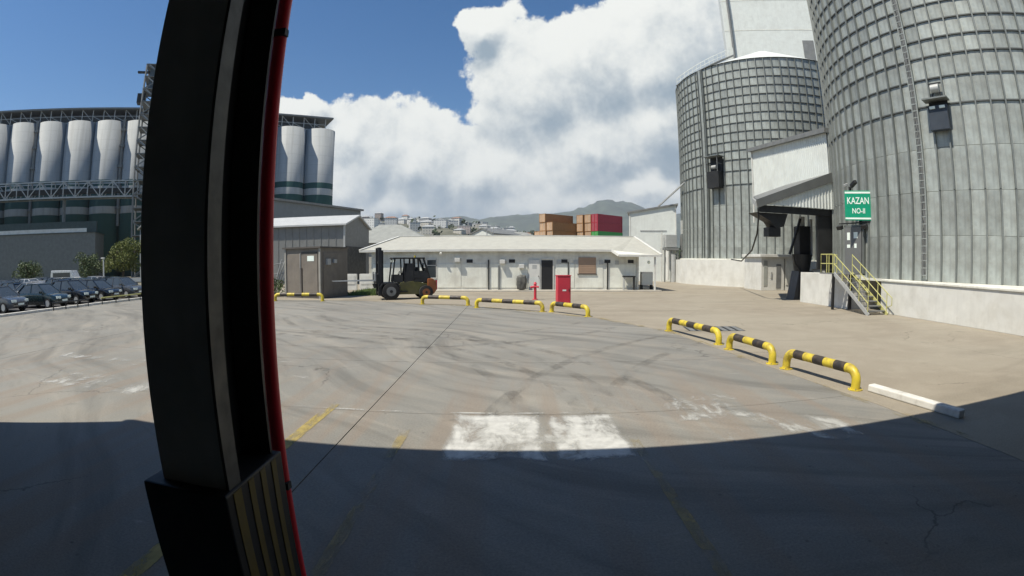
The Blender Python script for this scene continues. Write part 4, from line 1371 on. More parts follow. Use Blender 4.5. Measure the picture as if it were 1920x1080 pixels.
MB().add([(-4.5, -0.5, 4.7), (7.2, -0.5, 4.7), (7.2, 9.5, 4.7), (-4.5, 9.5, 4.7), (-1.0, 4.5, 7.3), (2.0, 4.5, 7.3)], [(0, 1, 5, 4), (1, 2, 5), (2, 3, 4, 5), (3, 0, 4)]).build('roof', pmat('grey_tile_roof', (0.27, 0.28, 0.26), 0.7, var=0.1), gs2)
MB().box(2.0, 3.2, -0.05, 0, 2.4, 3.9).build('window', M_glass, gs2)
MB().box(3.8, 4.6, -0.05, 0, 2.4, 3.9).build('window', M_glass, gs2)

# ------------------------------------------------------------------ white hut and plant at the right of the low building
ht = thing('white_hall', 'white flat-fronted hall with sloping roof edge beside the containers', 'building', (16.8, 58, 0), R_(-16))
MB().prism_y([(-2.9, 0), (2.75, 0), (2.75, 9.05), (-2.9, 8.1)], 0, 12).build('wall', M_clad, ht)
MB().prism_y([(-3.15, 8.07), (3.0, 9.1), (3.0, 9.3), (-3.15, 8.27)], -0.2, 12.2).build('roof', M_grey, ht)
MB().box(-2.92, -2.76, -0.06, 0, 0, 8.1).build('corner_trim', M_white, ht)
MB().box(2.62, 2.77, -0.06, 0, 0, 9.0).build('corner_trim', M_white, ht)
MB().box(-1.6, 1.6, -0.05, 0, 5.95, 6.1).build('gutter', M_lgrey, ht)
an = thing('pump_unit', 'grey plant unit on legs beside the white hall', 'machine', (18.2, 56.2, 0))
MB().box(-1.0, -0.85, -0.1, 0.0, 0, 5.8).build('post', M_white, an)
MB().box(-0.5, 0.9, -0.3, 1.0, 4.0, 5.5).build('tank', M_lgrey, an, bevel=0.05)
MB().box(-0.7, 1.1, -0.4, 1.1, 3.7, 3.95).build('deck', M_grey, an)
for x in (-0.6, 0.2, 1.0):
    MB().box(x - 0.07, x + 0.07, -0.3, -0.16, 0, 3.7).build('leg', M_grey, an)
MB().cyl((0.4, -0.4, 0), (0.4, -0.4, 3.2), 0.28, 12).build('pipe', M_lgrey, an, smooth=True)
MB().cyl((-0.3, -0.4, 0.3), (-0.3, -0.4, 3.6), 0.2, 12).build('pipe', M_white, an, smooth=True)
MB().prism_y([(1.2, 0), (2.7, 0), (2.1, 3.6), (1.6, 3.6)], -0.6, 0.6).build('chute', M_grey, an)
MB().box(1.5, 2.2, -0.3, 0.4, 3.7, 5.5).build('filter_box', M_grey, an)
MB().box(1.6, 2.4, -0.3, 0.4, 5.6, 7.2).build('vent_box', M_white, an)
MB().bar((-0.6, 2.4, 9.0), (2.5, -3.9, 12.7), 0.16).build('conveyor_arm', M_lgrey, an)

# ------------------------------------------------------------------ containers
def container(p, rz, mat, label, length=12.19, group='stacked shipping containers'):
    c = thing('shipping_container', label, 'container', p, rz, group)
    w, h = 2.44, 2.59
    mb = MB()
    vs, fs = [], []
    n = int(length / 0.56)
    for side in (0, 1):
        o = len(vs)
        y = 0 if side == 0 else w
        s = 1 if side == 0 else -1
        for k in range(n):
            x0 = 0.15 + k * (length - 0.3) / n
            q = (length - 0.3) / n
            for xx, d in ((x0, 0.0), (x0 + q * 0.35, 0.0), (x0 + q * 0.5, 0.05), (x0 + q * 0.85, 0.05)):
                vs += [(xx, y + s * d, 0.15), (xx, y + s * d, h - 0.12)]
        for k in range(n * 4 - 1):
            fs.append((o + 2 * k, o + 2 * k + 2, o + 2 * k + 3, o + 2 * k + 1))
    mb.add(vs, fs)
    mb.build('side_wall', mat, c, join=True)
    MB().box(0.05, length - 0.05, 0.06, w - 0.06, h - 0.1, h - 0.03).build('roof', mat, c)
    fr = MB()
    for y in (0.0, w):
        fr.bar((0, y, 0.08), (length, y, 0.08), 0.14)
        fr.bar((0, y, h - 0.06), (length, y, h - 0.06), 0.12)
        for x in (0.07, length - 0.07):
            fr.bar((x, y, 0), (x, y, h), 0.16)
    for x in (0.07, length - 0.07):
        fr.bar((x, 0, h - 0.07), (x, w, h - 0.07), 0.14)
        fr.bar((x, 0, 0.08), (x, w, 0.08), 0.14)
    fr.build('frame', mat, c)
    for y0 in (0.1, 1.25):
        d = MB().box(0.03, 0.08, y0, y0 + 1.1, 0.15, h - 0.14).build('door', M_sunend if mat is M_brownc else mat, c)
        MB().cyl((0.0, y0 + 0.35, 0.15), (0.0, y0 + 0.35, h - 0.15), 0.03, 6).cyl((0.0, y0 + 0.75, 0.15), (0.0, y0 + 0.75, h - 0.15), 0.03, 6).build('lock_rod', M_lgrey, d)
    MB().box(length - 0.08, length - 0.02, 0.1, w - 0.1, 0.15, h - 0.14).build('end_wall', mat, c)
    return c


crz = R_(40)
cdir = Vector((math.cos(crz), math.sin(crz), 0))
cnor = Vector((-math.sin(crz), math.cos(crz), 0))
ords = ['lowest level', 'second level', 'third level', 'fourth level', 'fifth level', 'top level']
baseA = Vector((12.0, 148.0, 0.9))
baseB = Vector((25.6, 148.5, 0.9))


def stack(base, off, levels, mats, where):
    for lev in range(levels):
        nm, m = mats.get(lev, ('brown', M_brownc))
        p = base + off + cdir * random.uniform(-.12, .12) + Vector((0, 0, lev * 2.6))
        container(p, crz, m, '%s container, %s of the %s' % (nm, ords[lev], where))


BR = {}
stack(baseA, Vector(), 5, BR, 'front row behind the low building')
stack(baseA, cnor * 2.75 - cdir * 0.4, 6, BR, 'second row behind the front brown row')
stack(baseA, cnor * 5.5, 4, BR, 'third row, showing only its pale ends')
stack(baseB, Vector(), 6, {3: ('bright green', M_greenc), 4: ('maroon', M_redc), 5: ('maroon', M_redc)}, 'front row next to the white hall')
stack(baseB, cnor * 2.75, 6, BR, 'row behind the maroon and green ones')
stack(baseB, cnor * 5.5 - cdir * 0.5, 6, BR, 'rear row between the brown and maroon stacks')

# ------------------------------------------------------------------ concrete silos with head house, bridge and lift tower
def conc_mat():
    m = bpy.data.materials.new('banded_concrete')
    m.use_nodes = True
    t = m.node_tree
    t.nodes.clear()
    g = NG(t)
    geo = g.n('ShaderNodeNewGeometry')
    v = geo.outputs['Position']
    x, y, z = g.sep(v)
    c = g.mix(g.ramp(g.noise(v, 0.12, 5, 0.6), 0.3, 0.7), (0.36, 0.38, 0.385), (0.43, 0.445, 0.44))
    sv = g.comb(g.math('MULTIPLY', x, 0.9), g.math('MULTIPLY', y, 0.9), g.math('MULTIPLY', z, 0.05))
    c = g.mix(g.math('MULTIPLY', g.ramp(g.noise(sv, 1.0, 5, 0.6), 0.42, 0.72), 0.5), c, (0.22, 0.23, 0.225))
    pour = g.math('LESS_THAN', g.math('FRACT', g.math('MULTIPLY', z, 0.4)), 0.06)
    c = g.mix(g.math('MULTIPLY', pour, 0.3), c, (0.26, 0.27, 0.27))
    dark = (0.022, 0.075, 0.072)
    for z0, z1 in ((21.4, 22.9), (16.6, 19.7), (-1.0, 14.9)):
        f = g.math('MULTIPLY', g.math('GREATER_THAN', z, z0), g.math('LESS_THAN', z, z1))
        c = g.mix(f, c, dark)
    bs = g.n('ShaderNodeBsdfPrincipled')
    t.links.new(c, bs.inputs['Base Color'])
    bs.inputs['Roughness'].default_value = 0.8
    out = g.n('ShaderNodeOutputMaterial')
    t.links.new(bs.outputs[0], out.inputs[0])
    return m


M_band = conc_mat()
rowd = Vector((-0.815, -0.58, 0)).normalized()
rown = Vector((0.58, -0.815, 0)).normalized()
c0 = Vector((-51.5, 125.5, 0))
cs = thing('concrete_silo', 'long row of grey concrete silo cells with dark green bands', 'silo', c0, math.atan2(rowd.y, rowd.x))
cellm = MB().cyl((0, 0, 0), (0, 0, 37.4), 4.15, 48, caps=True).mesh('silo_cell', M_band, False)
for p_ in cellm.polygons:
    p_.use_smooth = len(p_.vertices) == 4
for k in range(15):
    for r in range(2):
        link_mesh('silo_cell', cellm, cs, (k * 8.15, -r * 8.15, 0))
MB().box(-3, 117, -10.5, 2.6, 40.6, 41.0).build('gallery_roof', M_grey, cs)
MB().box(-2.0, 116, -8.5, 0.6, 37.4, 37.8).build('deck', M_lgrey, cs)
MB().box(0.0, 115, -6.5, -2.6, 37.8, 40.6).build('gallery_wall', pmat('gallery_blue_grey', (0.10, 0.12, 0.15), 0.6), cs)
for k in range(40):
    MB().bar((k * 3.0 - 1, 1.6, 37.6), (k * 3.0 - 1, 1.6, 40.6), 0.2).build('gallery_post', M_lgrey, cs)
gb = MB()
for k in range(39):
    gb.bar((k * 3.0 - 1, 1.6, 37.6), (k * 3.0 + 2, 1.6, 40.6) if k % 2 else (k * 3.0 + 2, 1.6, 39.0), 0.13)
gb.bar((-1, 1.6, 39.0), (116, 1.6, 39.0), 0.12)
tag(gb.build('gallery_brace', M_lgrey, cs, join=True), kind='stuff')
for k in (3, 6, 9):
    pp = MB()
    pp.cyl((k * 8.15 + 4.0, 2.3, 12), (k * 8.15 + 4.0, 2.3, 38), 0.45, 10)
    for z in (16, 21, 26, 31, 35):
        pp.cyl((k * 8.15 + 4.0, 2.3, z), (k * 8.15 + 4.0, 2.3, z + 0.6), 0.8, 10)
    pp.build('downpipe', M_grey, cs, join=True)

# apron building in front of the cells with white stripe
ab = thing('silo_annex', 'long low annex with white stripe under the conveyor bridge', 'building', c0 + rowd * 55 + rown * 12, math.atan2(rowd.y, rowd.x))
MB().box(0, 65, -2, 8, 0, 9.5).build('wall', pmat('annex_wall', (0.17, 0.18, 0.17), 0.7, var=0.1), ab)
MB().box(2, 40, 8.0, 8.12, 9.6, 10.4).build('stripe', M_white, ab)
MB().box(-0.3, 65.3, -2.3, 8.3, 9.5, 9.6).box(-0.2, 65, 6.8, 7.9, 9.6, 11.8).build('roof', pmat('annex_green', (0.045, 0.07, 0.07), 0.7), ab)

# lattice helper
def lattice(mb, a, b, w, h, n, t=0.2, up=Vector((0, 0, 1)), side=None):
    a, b = Vector(a), Vector(b)
    d = (b - a)
    s = side or d.cross(up).normalized()
    cor = [s * w / 2, -s * w / 2, s * w / 2 + up * h, -s * w / 2 + up * h]
    for c in cor:
        mb.bar(a + c, b + c, t)
    for k in range(n + 1):
        p = a + d * k / n
        for i, j in ((0, 2), (1, 3), (0, 1), (2, 3)):
            mb.bar(p + cor[i], p + cor[j], t * 0.7)
        if k < n:
            q = a + d * (k + 1) / n
            for i, j in ((0, 2), (1, 3)):
                if k % 2:
                    mb.bar(p + cor[i], q + cor[j], t * 0.7)
                else:
                    mb.bar(p + cor[j], q + cor[i], t * 0.7)


br0 = c0 + rowd * 52 + rown * 15
br = thing('conveyor_bridge', 'lattice conveyor bridge running along the front of the concrete silos', 'conveyor')
mb = MB()
lattice(mb, br0 + rowd * (-6) + Vector((0, 0, 17.2)), br0 + rowd * 75 + Vector((0, 0, 17.2)), 3.2, 3.4, 27, 0.26)
tag(mb.build('truss', M_lgrey, br, join=True), kind='stuff')
mb = MB()
a = br0 + rowd * (-6) + Vector((0, 0, 17.35))
b = br0 + rowd * 75 + Vector((0, 0, 17.35))
mb.bar(a, b, 2.9, 0.25)
mb.build('deck', M_grey, br)
mb = MB()
mb.bar(a + Vector((0, 0, 1.3)), b + Vector((0, 0, 1.3)), 1.6, 1.0)
mb.build('conveyor_box', M_dark, br)
for k in (12, 36, 60):
    MB().bar(br0 + rowd * k, br0 + rowd * k + Vector((0, 0, 17.2)), 0.6).build('support', M_grey, br)

lt = thing('lift_tower', 'tall open steel lift tower rising above the concrete silos', 'tower')
t0 = c0 + rowd * 42.5 + rown * 14
mb = MB()
lattice(mb, t0, t0 + Vector((0, 0, 47.0)), 5.5, 4.5, 16, 0.32, up=rowd, side=rown)
tag(mb.build('frame', M_grey, lt, join=True), kind='stuff')
for k in range(1, 17):
    z = 47.0 / 16 * k
    MB().obox(t0 + rowd * 2.25 + Vector((0, 0, z)), (4.9, 5.9, 0.14), math.atan2(rowd.y, rowd.x)).build('landing', M_grey, lt)
for k in range(7, 16):
    z = 47.0 / 16 * k
    MB().bar(t0 + rowd * 0.4 + rown * 2.4 + Vector((0, 0, z)), t0 + rowd * 4.1 + rown * 2.4 + Vector((0, 0, z + 3.09)), 0.8, 0.14).build('stair_flight', M_lgrey, lt)
MB().obox(t0 + rowd * 2.2 + Vector((0, 0, 44)), (3.0, 3.0, 6.0), math.atan2(rowd.y, rowd.x)).build('head_box', pmat('head_blue', (0.10, 0.14, 0.18), 0.6), lt)
MB().obox(t0 + rowd * 1.6 + Vector((0, 0, 22)), (1.6, 1.6, 44), math.atan2(rowd.y, rowd.x)).build('elevator_leg', M_dark, lt)
MB().obox(t0 + rowd * 5.2 + Vector((0, 0, 46.0)), (3.4, 1.0, 0.3), math.atan2(rowd.y, rowd.x)).build('jib', M_dark, lt)
MB().obox(t0 + rowd * 5.0 + Vector((0, 0, 39.5)), (2.0, 2.2, 2.2), math.atan2(rowd.y, rowd.x)).build('motor_house', M_dark, lt)

gw = thing('grey_warehouse', 'plain grey warehouse below the lift tower, roof rising to the column', 'warehouse', (-66, 72, 0), math.atan2(-0.34, 0.94))
MB().prism_y([(0, 0), (34, 0), (34, 11.0), (7.5, 11.6), (0, 8.8)], 0, 24).build('wall', pmat('warehouse_grey', (0.19, 0.21, 0.22), 0.6, 0.1, var=0.05, streak=0.1), gw)
MB().prism_y([(-0.4, 8.7), (7.5, 11.6), (34.4, 11.0), (34.4, 11.3), (7.5, 11.9), (-0.4, 9.0)], -0.4, 24.4).build('roof', M_grey, gw)
for k in range(5):
    MB().box(3 + k * 6, 3.15 + k * 6, -0.08, 0, 0, 8.4).build('downpipe', M_lgrey, gw)

# ------------------------------------------------------------------ cars
def car(label, x, y, rz, paint, seed=0, tall=1.0):
    c = thing('parked_car', label, 'car', (x, y, 0.0), rz, 'cars in the parking lot')
    L, W, Hh = 4.35, 1.76, 1.45 * tall
    # lofted body: stations along x with half width, sill, beltline heights
    st = [(-2.17, 0.62, 0.38, 0.62), (-2.08, 0.78, 0.26, 0.80), (-1.6, 0.86, 0.22, 0.90), (-0.7, 0.88, 0.20, 0.93), (0.3, 0.88, 0.20, 0.92), (1.0, 0.87, 0.20, 0.90), (1.6, 0.85, 0.22, 0.82), (2.05, 0.74, 0.26, 0.70), (2.17, 0.6, 0.36, 0.58)]
    vs, fs = [], []
    for (xx, hw, zs, zb) in st:
        prof = [(-hw * 0.92, zs), (-hw, zs + 0.15), (-hw, zb - 0.12), (-hw * 0.93, zb), (0, zb + 0.03), (hw * 0.93, zb), (hw, zb - 0.12), (hw, zs + 0.15), (hw * 0.92, zs)]
        vs += [(xx, yy, zz * (tall if zz > 0.5 else 1)) for yy, zz in prof]
    n = 9
    for i in range(len(st) - 1):
        for j in range(n):
            fs.append((i * n + j, (i + 1) * n + j, (i + 1) * n + (j + 1) % n, i * n + (j + 1) % n))
    fs += [tuple(range(n)), tuple(range((len(st) - 1) * n, len(st) * n))]
    MB().add(vs, fs).build('body', paint, c, smooth=True)
    zb = 0.90 * tall
    # greenhouse
    gx = [(-1.95, zb), (-1.30, Hh - 0.05), (0.15, Hh), (1.05, zb)]
    hwb, hwt = 0.80, 0.60
    MB().add([(gx[0][0], -hwb, zb), (gx[1][0], -hwt, gx[1][1]), (gx[2][0], -hwt, gx[2][1]), (gx[3][0], -hwb, zb),
              (gx[0][0], hwb, zb), (gx[1][0], hwt, gx[1][1]), (gx[2][0], hwt, gx[2][1]), (gx[3][0], hwb, zb)],
             [(0, 1, 2, 3), (7, 6, 5, 4), (0, 4, 5, 1), (1, 5, 6, 2), (2, 6, 7, 3), (0, 3, 7, 4)]).build('glasshouse', M_glass, c, bevel=0.02)
    MB().prism_y([(-1.40, Hh - 0.055), (0.2, Hh - 0.01), (0.15, Hh + 0.03), (-0.5, Hh + 0.05), (-1.28, Hh - 0.01)], -0.6, 0.6).build('roof', paint, c, bevel=0.02)
    for s in (-1, 1):
        MB().bar((-1.93, s * 0.80, zb), (-1.30, s * 0.605, Hh - 0.03), 0.10, 0.05).bar((1.05, s * 0.80, zb), (0.17, s * 0.605, Hh), 0.07, 0.05).bar((-0.45, s * 0.81, zb), (-0.5, s * 0.61, Hh), 0.08, 0.04).build('pillar', paint, c)
        for xx in (-1.32, 1.32):
            w = MB().cyl((xx, s * 0.66, 0.31), (xx, s * 0.89, 0.31), 0.31, 20).build('wheel', M_rub, c, smooth=True)
            MB().cyl((xx, s * 0.885, 0.31), (xx, s * 0.90, 0.31), 0.2, 14).build('rim', M_lgrey, w)
        MB().obox((2.10, s * 0.55, 0.66 * tall), (0.10, 0.34, 0.14), s * 0.3).build('headlight', M_signw, c)
        MB().obox((-2.12, s * 0.6, 0.72 * tall), (0.08, 0.26, 0.16), s * -0.2).build('tail_light', M_red, c)
        MB().obox((0.75, s * 0.95, 0.98 * tall), (0.12, 0.2, 0.14)).build('mirror', paint, c)
    MB().box(2.14, 2.19, -0.26, 0.26, 0.42, 0.53).build('number_plate', M_signw, c)
    return c


def cpaint(n, col):
    return pmat('car_paint_' + n, col, 0.25, 0.2, var=0.03, coat=0.8)


cblack, cnavy, cgrey, cwhite, csilver = cpaint('black', (0.012, 0.013, 0.015)), cpaint('dark_teal', (0.015, 0.03, 0.032)), cpaint('grey', (0.08, 0.085, 0.09)), cpaint('white', (0.7, 0.7, 0.68)), cpaint('silver', (0.38, 0.39, 0.40))
car('dark teal car nearest the kerb and the low rails', -29.4, 21.6, R_(8), cnavy)
car('black car behind the low rails, second along the kerb', -29.8, 24.7, R_(4), cblack, tall=1.06)
car('black car parked third along the kerb', -30.2, 27.7, R_(2), cblack)
car('dark grey car at the far end of the kerb row, by the column', -30.1, 30.6, R_(-2), cgrey, tall=1.05)
car('black car at the start of the middle parking row', -38.0, 24.3, R_(184), cblack)
car('silver car in the middle parking row', -38.4, 27.2, R_(183), csilver)
car('black car in the middle parking row beside the silver one', -38.6, 30.2, R_(178), cblack, tall=1.05)
car('white car parked farthest back under the trees', -47.0, 33.0, R_(5), cwhite)
car('dark grey car at the back of the lot', -47.2, 30.0, R_(4), cgrey)
car('black car at the back of the lot near the frame edge', -47.5, 27.0, R_(4), cblack)

car('silver car in the second row, just behind the teal car', -34.6, 24.0, R_(186), csilver)
car('black car in the second row beside the silver one', -34.9, 26.9, R_(183), cblack, tall=1.08)
car('grey car in the second row, beyond the two black ones', -35.0, 29.8, R_(180), cgrey)
car('black car in the second row nearest the column', -35.0, 32.6, R_(181), cblack)
car('dark teal car in the middle parking row, next to the column', -39.6, 33.2, R_(180), cnavy)
car('black car in the back row beside the white one', -46.6, 36.0, R_(3), cblack)
car('silver car in the back row under the yellow-green tree', -43.6, 35.2, R_(2), csilver)
car('black car in the far row, left of the white van', -52.5, 34.5, R_(184), cblack)
car('grey car in the far row, in front of the white van', -52.0, 37.4, R_(183), cgrey)
car('silver car in the far row beside the lamp post', -42.5, 38.4, R_(183), csilver)
car('black car tight against the guard rail by the column', -38.2, 36.4, R_(180), cblack)
car('dark grey car entering the frame at the front of the lot', -30.0, 18.4, R_(6), cgrey)

for k, (y0, y1) in enumerate(((20.0, 23.2), (24.4, 28.6))):
    lr = thing('low_rail', ('low dark rail on the kerb in front of the teal car', 'low dark rail on the kerb in front of the grey car')[k], 'rail', (-26.2, y0, 0))
    MB().cyl((0, 0, 0.42), (0, y1 - y0, 0.42), 0.045, 8).build('bar', M_yelfade if k else M_dark, lr)
    for f in (0.02, 0.35, 0.68, 0.98):
        MB().cyl((0, (y1 - y0) * f, 0), (0, (y1 - y0) * f, 0.42), 0.035, 8).build('leg', M_dark, lr)
wal = thing('guard_rail', 'long grey guard rail along the far side of the parking lot', 'guard rail', (-52, 39.0, 0), R_(12))
MB().box(-30, 22, -0.05, 0.05, 0.75, 1.15).build('rail', M_lgrey, wal)
for k in range(18):
    MB().box(-29.5 + k * 3, -29.35 + k * 3, 0.05, 0.15, 0, 1.1).build('post', M_grey, wal)
lpst = thing('lamp_post', 'thin white lamp post between the parked cars and the trees', 'lamp post', (-44.5, 42.0, 0))
MB().cyl((0, 0, 0), (0, 0, 3.3), 0.10, 8, 0.07).build('post', M_white, lpst)
MB().box(-0.35, 0.15, -0.12, 0.12, 3.3, 3.42).build('lamp_head', M_white, lpst)
vn = thing('white_van', 'small white van parked beyond the guard rail by the trees', 'van', (-54.5, 44.5, 0), R_(20))
MB().prism_y([(-2.3, 0.35), (2.2, 0.35), (2.3, 1.0), (1.5, 1.25), (1.0, 2.1), (-2.2, 2.15), (-2.35, 1.2)], -0.9, 0.9).build('body', cwhite, vn, bevel=0.06)
MB().prism_y([(1.12, 1.28), (1.48, 1.28), (1.02, 2.0), (0.98, 2.0)], -0.8, 0.8).build('windscreen', M_glass, vn)
for xx in (-1.5, 1.4):
    for s in (-1, 1):
        MB().cyl((xx, s * 0.7, 0.33), (xx, s * 0.93, 0.33), 0.33, 16).build('wheel', M_rub, vn)
for s in (-1, 1):
    MB().box(-1.9, 0.9, s * 0.905 - 0.01, s * 0.905 + 0.01, 1.3, 1.85).build('window', M_glass, vn)

tree('broad_tree', 'rounded yellow-green tree next to the dark column', -58.5, 59.5, 6.6, 3.4, M_leafy, 21, n=5200, leaf=0.15)
tree('broad_tree', 'dark shrubby tree beside the rounded yellow-green one', -64.5, 57.5, 4.6, 2.8, M_leaf, 22, n=3200, leaf=0.14)
tree('broad_tree', 'dark tree nearest the frame edge beyond the parking lot', -62.5, 44.0, 3.9, 2.6, M_leaf, 24, n=3000, leaf=0.13)

# ------------------------------------------------------------------ hills, woodland, town
def hill(name, pts, y0, y1, mat, seed, nx=160, ny=24, rough=0.12, expo=1.2):
    """ridge whose crest follows pts (x, height) at the back"""
    xs_ = [p[0] for p in pts]
    vs, fs = [], []
    for i in range(nx + 1):
        x = xs_[0] + (xs_[-1] - xs_[0]) * i / nx
        k = max(j for j in range(len(pts)) if pts[j][0] <= x + 1e-6)
        k = min(k, len(pts) - 2)
        f = (x - pts[k][0]) / (pts[k + 1][0] - pts[k][0])
        f = f * f * (3 - 2 * f)
        hh = pts[k][1] * (1 - f) + pts[k + 1][1] * f
        for j in range(ny + 1):
            g_ = j / ny
            s = math.sin(min(1, g_ * 1.25) * math.pi / 2) ** expo if g_ < 0.8 else math.cos((g_ - 0.8) / 0.2 * math.pi / 2) ** 0.5
            nz = mnoise.fractal(Vector((x * 0.004 + seed, g_ * 3, seed)), 0.9, 2.0, 5)
            vs.append((x, y0 + (y1 - y0) * g_, hh * s * (1 + rough * nz) - 0.5))
    m = ny + 1
    for i in range(nx):
        for j in range(ny):
            fs.append((i * m + j, (i + 1) * m + j, (i + 1) * m + j + 1, i * m + j + 1))
    o = MB().add(vs, fs).build(name, mat, smooth=False)
    for p_ in o.data.polygons:
        p_.use_smooth = True
    return tag(o, kind='structure')


M_hill = pmat('hill_scrub', (0.06, 0.075, 0.05), 0.95, var=0.35, scale=0.012)
M_slope = pmat('town_slope', (0.12, 0.12, 0.085), 0.95, var=0.35, scale=0.03)
hill('mountain', [(-3600, 150), (-2200, 230), (-1500, 300), (-900, 390), (-300, 410), (100, 430), (480, 460), (960, 590), (1500, 470), (2300, 400), (3000, 330), (4400, 200)], 3600, 5200, M_hill, 3.1)
hill('hill', [(-900, 30), (-620, 62), (-480, 72), (-380, 82), (-300, 76), (-180, 72), (-90, 64), (20, 44), (140, 26), (420, 12)], 420, 1050, M_slope, 8.7, rough=0.05, expo=0.8)


def slope_z(x, y):
    pts = [(-900, 30), (-620, 62), (-480, 72), (-380, 82), (-300, 76), (-180, 72), (-90, 64), (20, 44), (140, 26), (420, 12)]
    k = max([j for j in range(len(pts)) if pts[j][0] <= x] + [0])
    k = min(k, len(pts) - 2)
    f = (x - pts[k][0]) / (pts[k + 1][0] - pts[k][0])
    f = f * f * (3 - 2 * f)
    hh = pts[k][1] * (1 - f) + pts[k + 1][1] * f
    g_ = max(0, (y - 420) / 630)
    return max(0, hh * math.sin(min(1, g_ * 1.25) * math.pi / 2) ** 0.8 - 1.5)


def facade(name, col, win):
    m = bpy.data.materials.new(name)
    m.use_nodes = True
    t = m.node_tree
    t.nodes.clear()
    g = NG(t)
    tc = g.n('ShaderNodeTexCoord')
    x, y, z = g.sep(tc.outputs['Object'])
    wx = g.math('GREATER_THAN', g.math('FRACT', g.math('MULTIPLY', g.math('ADD', x, y), 0.31)), 0.55)
    wz = g.math('GREATER_THAN', g.math('FRACT', g.math('MULTIPLY', z, 0.33)), 0.52)
    oi = g.n('ShaderNodeObjectInfo')
    c = g.vec('SCALE', g.mix(g.math('MULTIPLY', wx, wz), col, win), g.ramp(oi.outputs['Random'], 0, 1, 0.75, 1.15, False))
    bs = g.n('ShaderNodeBsdfPrincipled')
    t.links.new(c, bs.inputs['Base Color'])
    bs.inputs['Roughness'].default_value = 0.8
    out = g.n('ShaderNodeOutputMaterial')
    t.links.new(bs.outputs[0], out.inputs[0])
    return m


FAC = [facade('town_white', (0.66, 0.66, 0.63), (0.40, 0.40, 0.40)), facade('town_cream', (0.55, 0.52, 0.45), (0.33, 0.32, 0.30)), facade('town_grey', (0.33, 0.34, 0.34), (0.22, 0.22, 0.23)), facade('town_rose', (0.42, 0.36, 0.33), (0.26, 0.24, 0.23))]
M_tile = pmat('red_tile_roof', (0.26, 0.16, 0.12), 0.8, var=0.15, scale=0.2)
rnd = random.Random(41)
for k in range(110):
    az = R_(rnd.uniform(-23, 2))
    yy = rnd.uniform(560, 1000)
    xx = yy * math.tan(az)
    w, d, h = rnd.uniform(8, 17), rnd.uniform(8, 12), rnd.choice([5, 6, 6, 7, 9, 10, 12, 14])
    m = rnd.choice([0, 0, 0, 0, 1, 1, 2, 3])
    rt = rnd.choice([0, 1, 1, 2, 2, 2])
    lab = 'small %s building with %s in the distant hillside town' % (('white', 'cream', 'grey', 'rose')[m], ('red tiled roof', 'grey hipped roof', 'flat roof')[rt])
    t = thing('town_building', lab, 'building', (xx, yy, slope_z(xx, yy) - 1), rnd.uniform(-0.5, 0.5), 'distant hillside town, ' + lab[6:lab.index(' in the')])
    MB().box(-w / 2, w / 2, -d / 2, d / 2, 0, h).build('wall', FAC[m], t)
    if rt < 2:
        MB().add([(-w / 2 - .5, -d / 2 - .5, h), (w / 2 + .5, -d / 2 - .5, h), (w / 2 + .5, d / 2 + .5, h), (-w / 2 - .5, d / 2 + .5, h), (-w / 4, 0, h + 2.2), (w / 4, 0, h + 2.2)], [(0, 1, 5, 4), (1, 2, 5), (2, 3, 4, 5), (3, 0, 4)]).build('roof', M_tile if rt == 0 else M_lgrey, t)
    else:
        MB().box(-w / 2 - .2, w / 2 + .2, -d / 2 - .2, d / 2 + .2, h, h + 0.5).box(-1.5, 1.5, -1.5, 1.5, h + 0.5, h + 2.6).build('roof', M_lgrey, t, join=True)


def block(label, px_az, yy, z0, w, d, h, m, rz=0.2):
    xx = yy * math.tan(R_(px_az))
    t = thing('apartment_block', label, 'building', (xx, yy, z0), rz)
    MB().box(-w / 2, w / 2, -d / 2, d / 2, 0, h).build('wall', FAC[m], t)
    MB().box(-w / 2 - .3, w / 2 + .3, -d / 2 - .3, d / 2 + .3, h, h + 0.7).box(-2, 2, -2, 2, h + 0.7, h + 3).build('roof', M_lgrey, t, join=True)


block('tall white apartment block in the town, with a bright water tank', -9.2, 700, 24, 12, 12, 30, 0)
block('tall pale apartment block just right of the tall white one', -7.0, 720, 24, 14, 12, 29, 1)
block('wide pale block standing left of the tall white one', -12.2, 640, 18, 22, 14, 22, 2)
block('broad white block low in the town near the grey shed', -15.6, 520, 12, 17, 12, 12, 0)
block('grey block in the town, in front of the broad white one', -14.0, 420, 4, 15, 12, 20, 2)

# white halls beyond the low building
h1 = thing('white_gabled_hall', 'white gabled hall beyond the ridge of the low building', 'building', (-7.8, 130, 0), R_(-32))
MB().prism_y([(-3.6, 0), (3.6, 0), (3.6, 9.2), (0, 10.6), (-3.6, 9.2)], 0, 16).build('wall', M_clad, h1)
MB().prism_y([(-3.9, 9.1), (0, 10.65), (3.9, 9.1), (3.9, 9.4), (0, 10.95), (-3.9, 9.4)], -0.3, 16.3).build('roof', M_grey, h1)
h2 = thing('arched_hall', 'hall with wide white arched roof left of the brown containers', 'building', (1.8, 140, 0))
arc = [(-6.5 + 13.0 * k / 12, 8.4 + 2.0 * math.sin(math.pi * k / 12)) for k in range(13)]
MB().box(-6.4, 6.4, 0.2, 24, 0, 8.5).build('wall', M_shed, h2)
MB().prism_y([(-6.5, 8.1)] + arc + [(6.5, 8.1)], 0, 24.2).build('roof', M_white, h2)
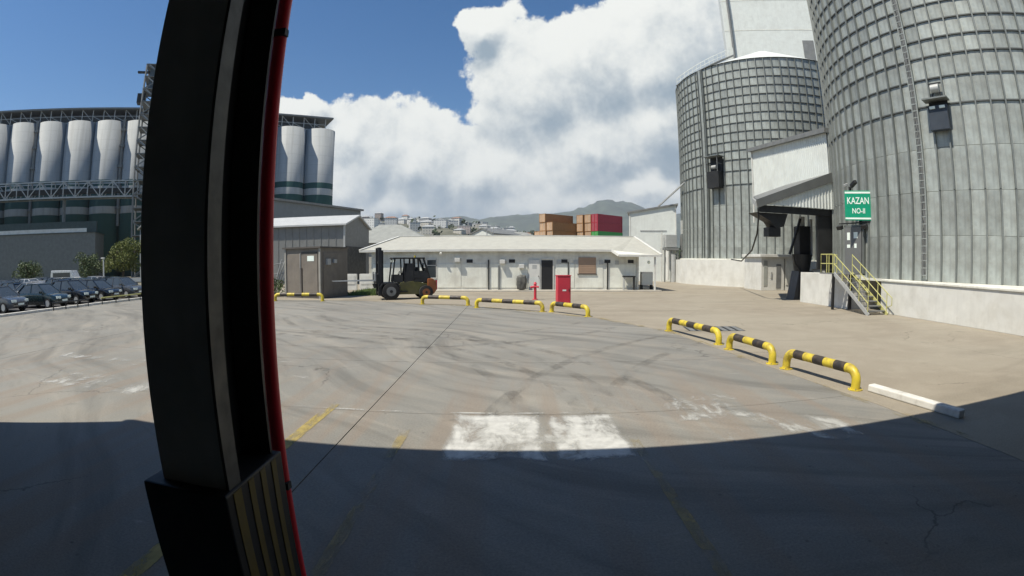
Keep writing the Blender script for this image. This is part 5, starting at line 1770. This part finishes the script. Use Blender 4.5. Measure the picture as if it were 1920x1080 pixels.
for k, (x, yv) in enumerate(((-6.2, 128), (-4.6, 128))):
    u = thing('utility_pole', None, None, (x, yv - 4, 0))
    MB().cyl((0, 0, 0), (0, 0, 11.6 - k), 0.16, 8, 0.11).build('post', M_lgrey, u)
    MB().bar((-0.9, -0.18, 10.4 - k), (0.9, -0.18, 10.4 - k), 0.14).build('crossarm', M_lgrey, u)
    tag(u, ('pale utility pole with crossbar in front of the white gabled hall', 'shorter pale utility pole nearer the arched hall')[k], 'pole')

# woodland on the slope and below the town
wd = MB()
rnd = random.Random(77)
for k in range(900):
    az = R_(rnd.uniform(-62, 40))
    yy = rnd.choice([rnd.uniform(200, 330), rnd.uniform(330, 960)])
    xx = yy * math.tan(az)
    if abs(xx) > 900:
        continue
    z = slope_z(xx, yy) if yy > 420 else 0
    r = rnd.uniform(2.5, 5.5)
    for q in range(16):
        v = Vector((rnd.gauss(0, .5), rnd.gauss(0, .5), rnd.gauss(0.3, .4))) * r
        a = Vector((rnd.gauss(0, 1), rnd.gauss(0, 1), rnd.gauss(0, 1))).normalized()
        b = a.orthogonal().normalized()
        c = a.cross(b)
        s = r * rnd.uniform(0.35, 0.6)
        p = Vector((xx, yy, z + r * 0.9)) + v
        wd.add([p - b * s, p + c * s * 0.7, p + b * s, p - c * s * 0.7], [(0, 1, 2, 3)])
tag(wd.build('far_woods', M_wood, join=True), 'dark woodland scattered below and between the town buildings', 'woods', kind='stuff')

# ------------------------------------------------------------------ haze
hz = MB().box(-5200, 5200, -700, 6200, -3.0, 640).build('haze', None)
hm = bpy.data.materials.new('haze_air')
hm.use_nodes = True
hm.node_tree.nodes.clear()
g = NG(hm.node_tree)
pv = g.n('ShaderNodeVolumePrincipled')
pv.inputs['Color'].default_value = (0.80, 0.88, 1.0, 1)
pv.inputs['Density'].default_value = 0.00011
pv.inputs['Anisotropy'].default_value = 0.2
o_ = g.n('ShaderNodeOutputMaterial')
hm.node_tree.links.new(pv.outputs[0], o_.inputs['Volume'])
hz.data.materials.append(hm)
tag(hz, 'thin bluish daylight haze over the whole scene', 'haze', kind='stuff')
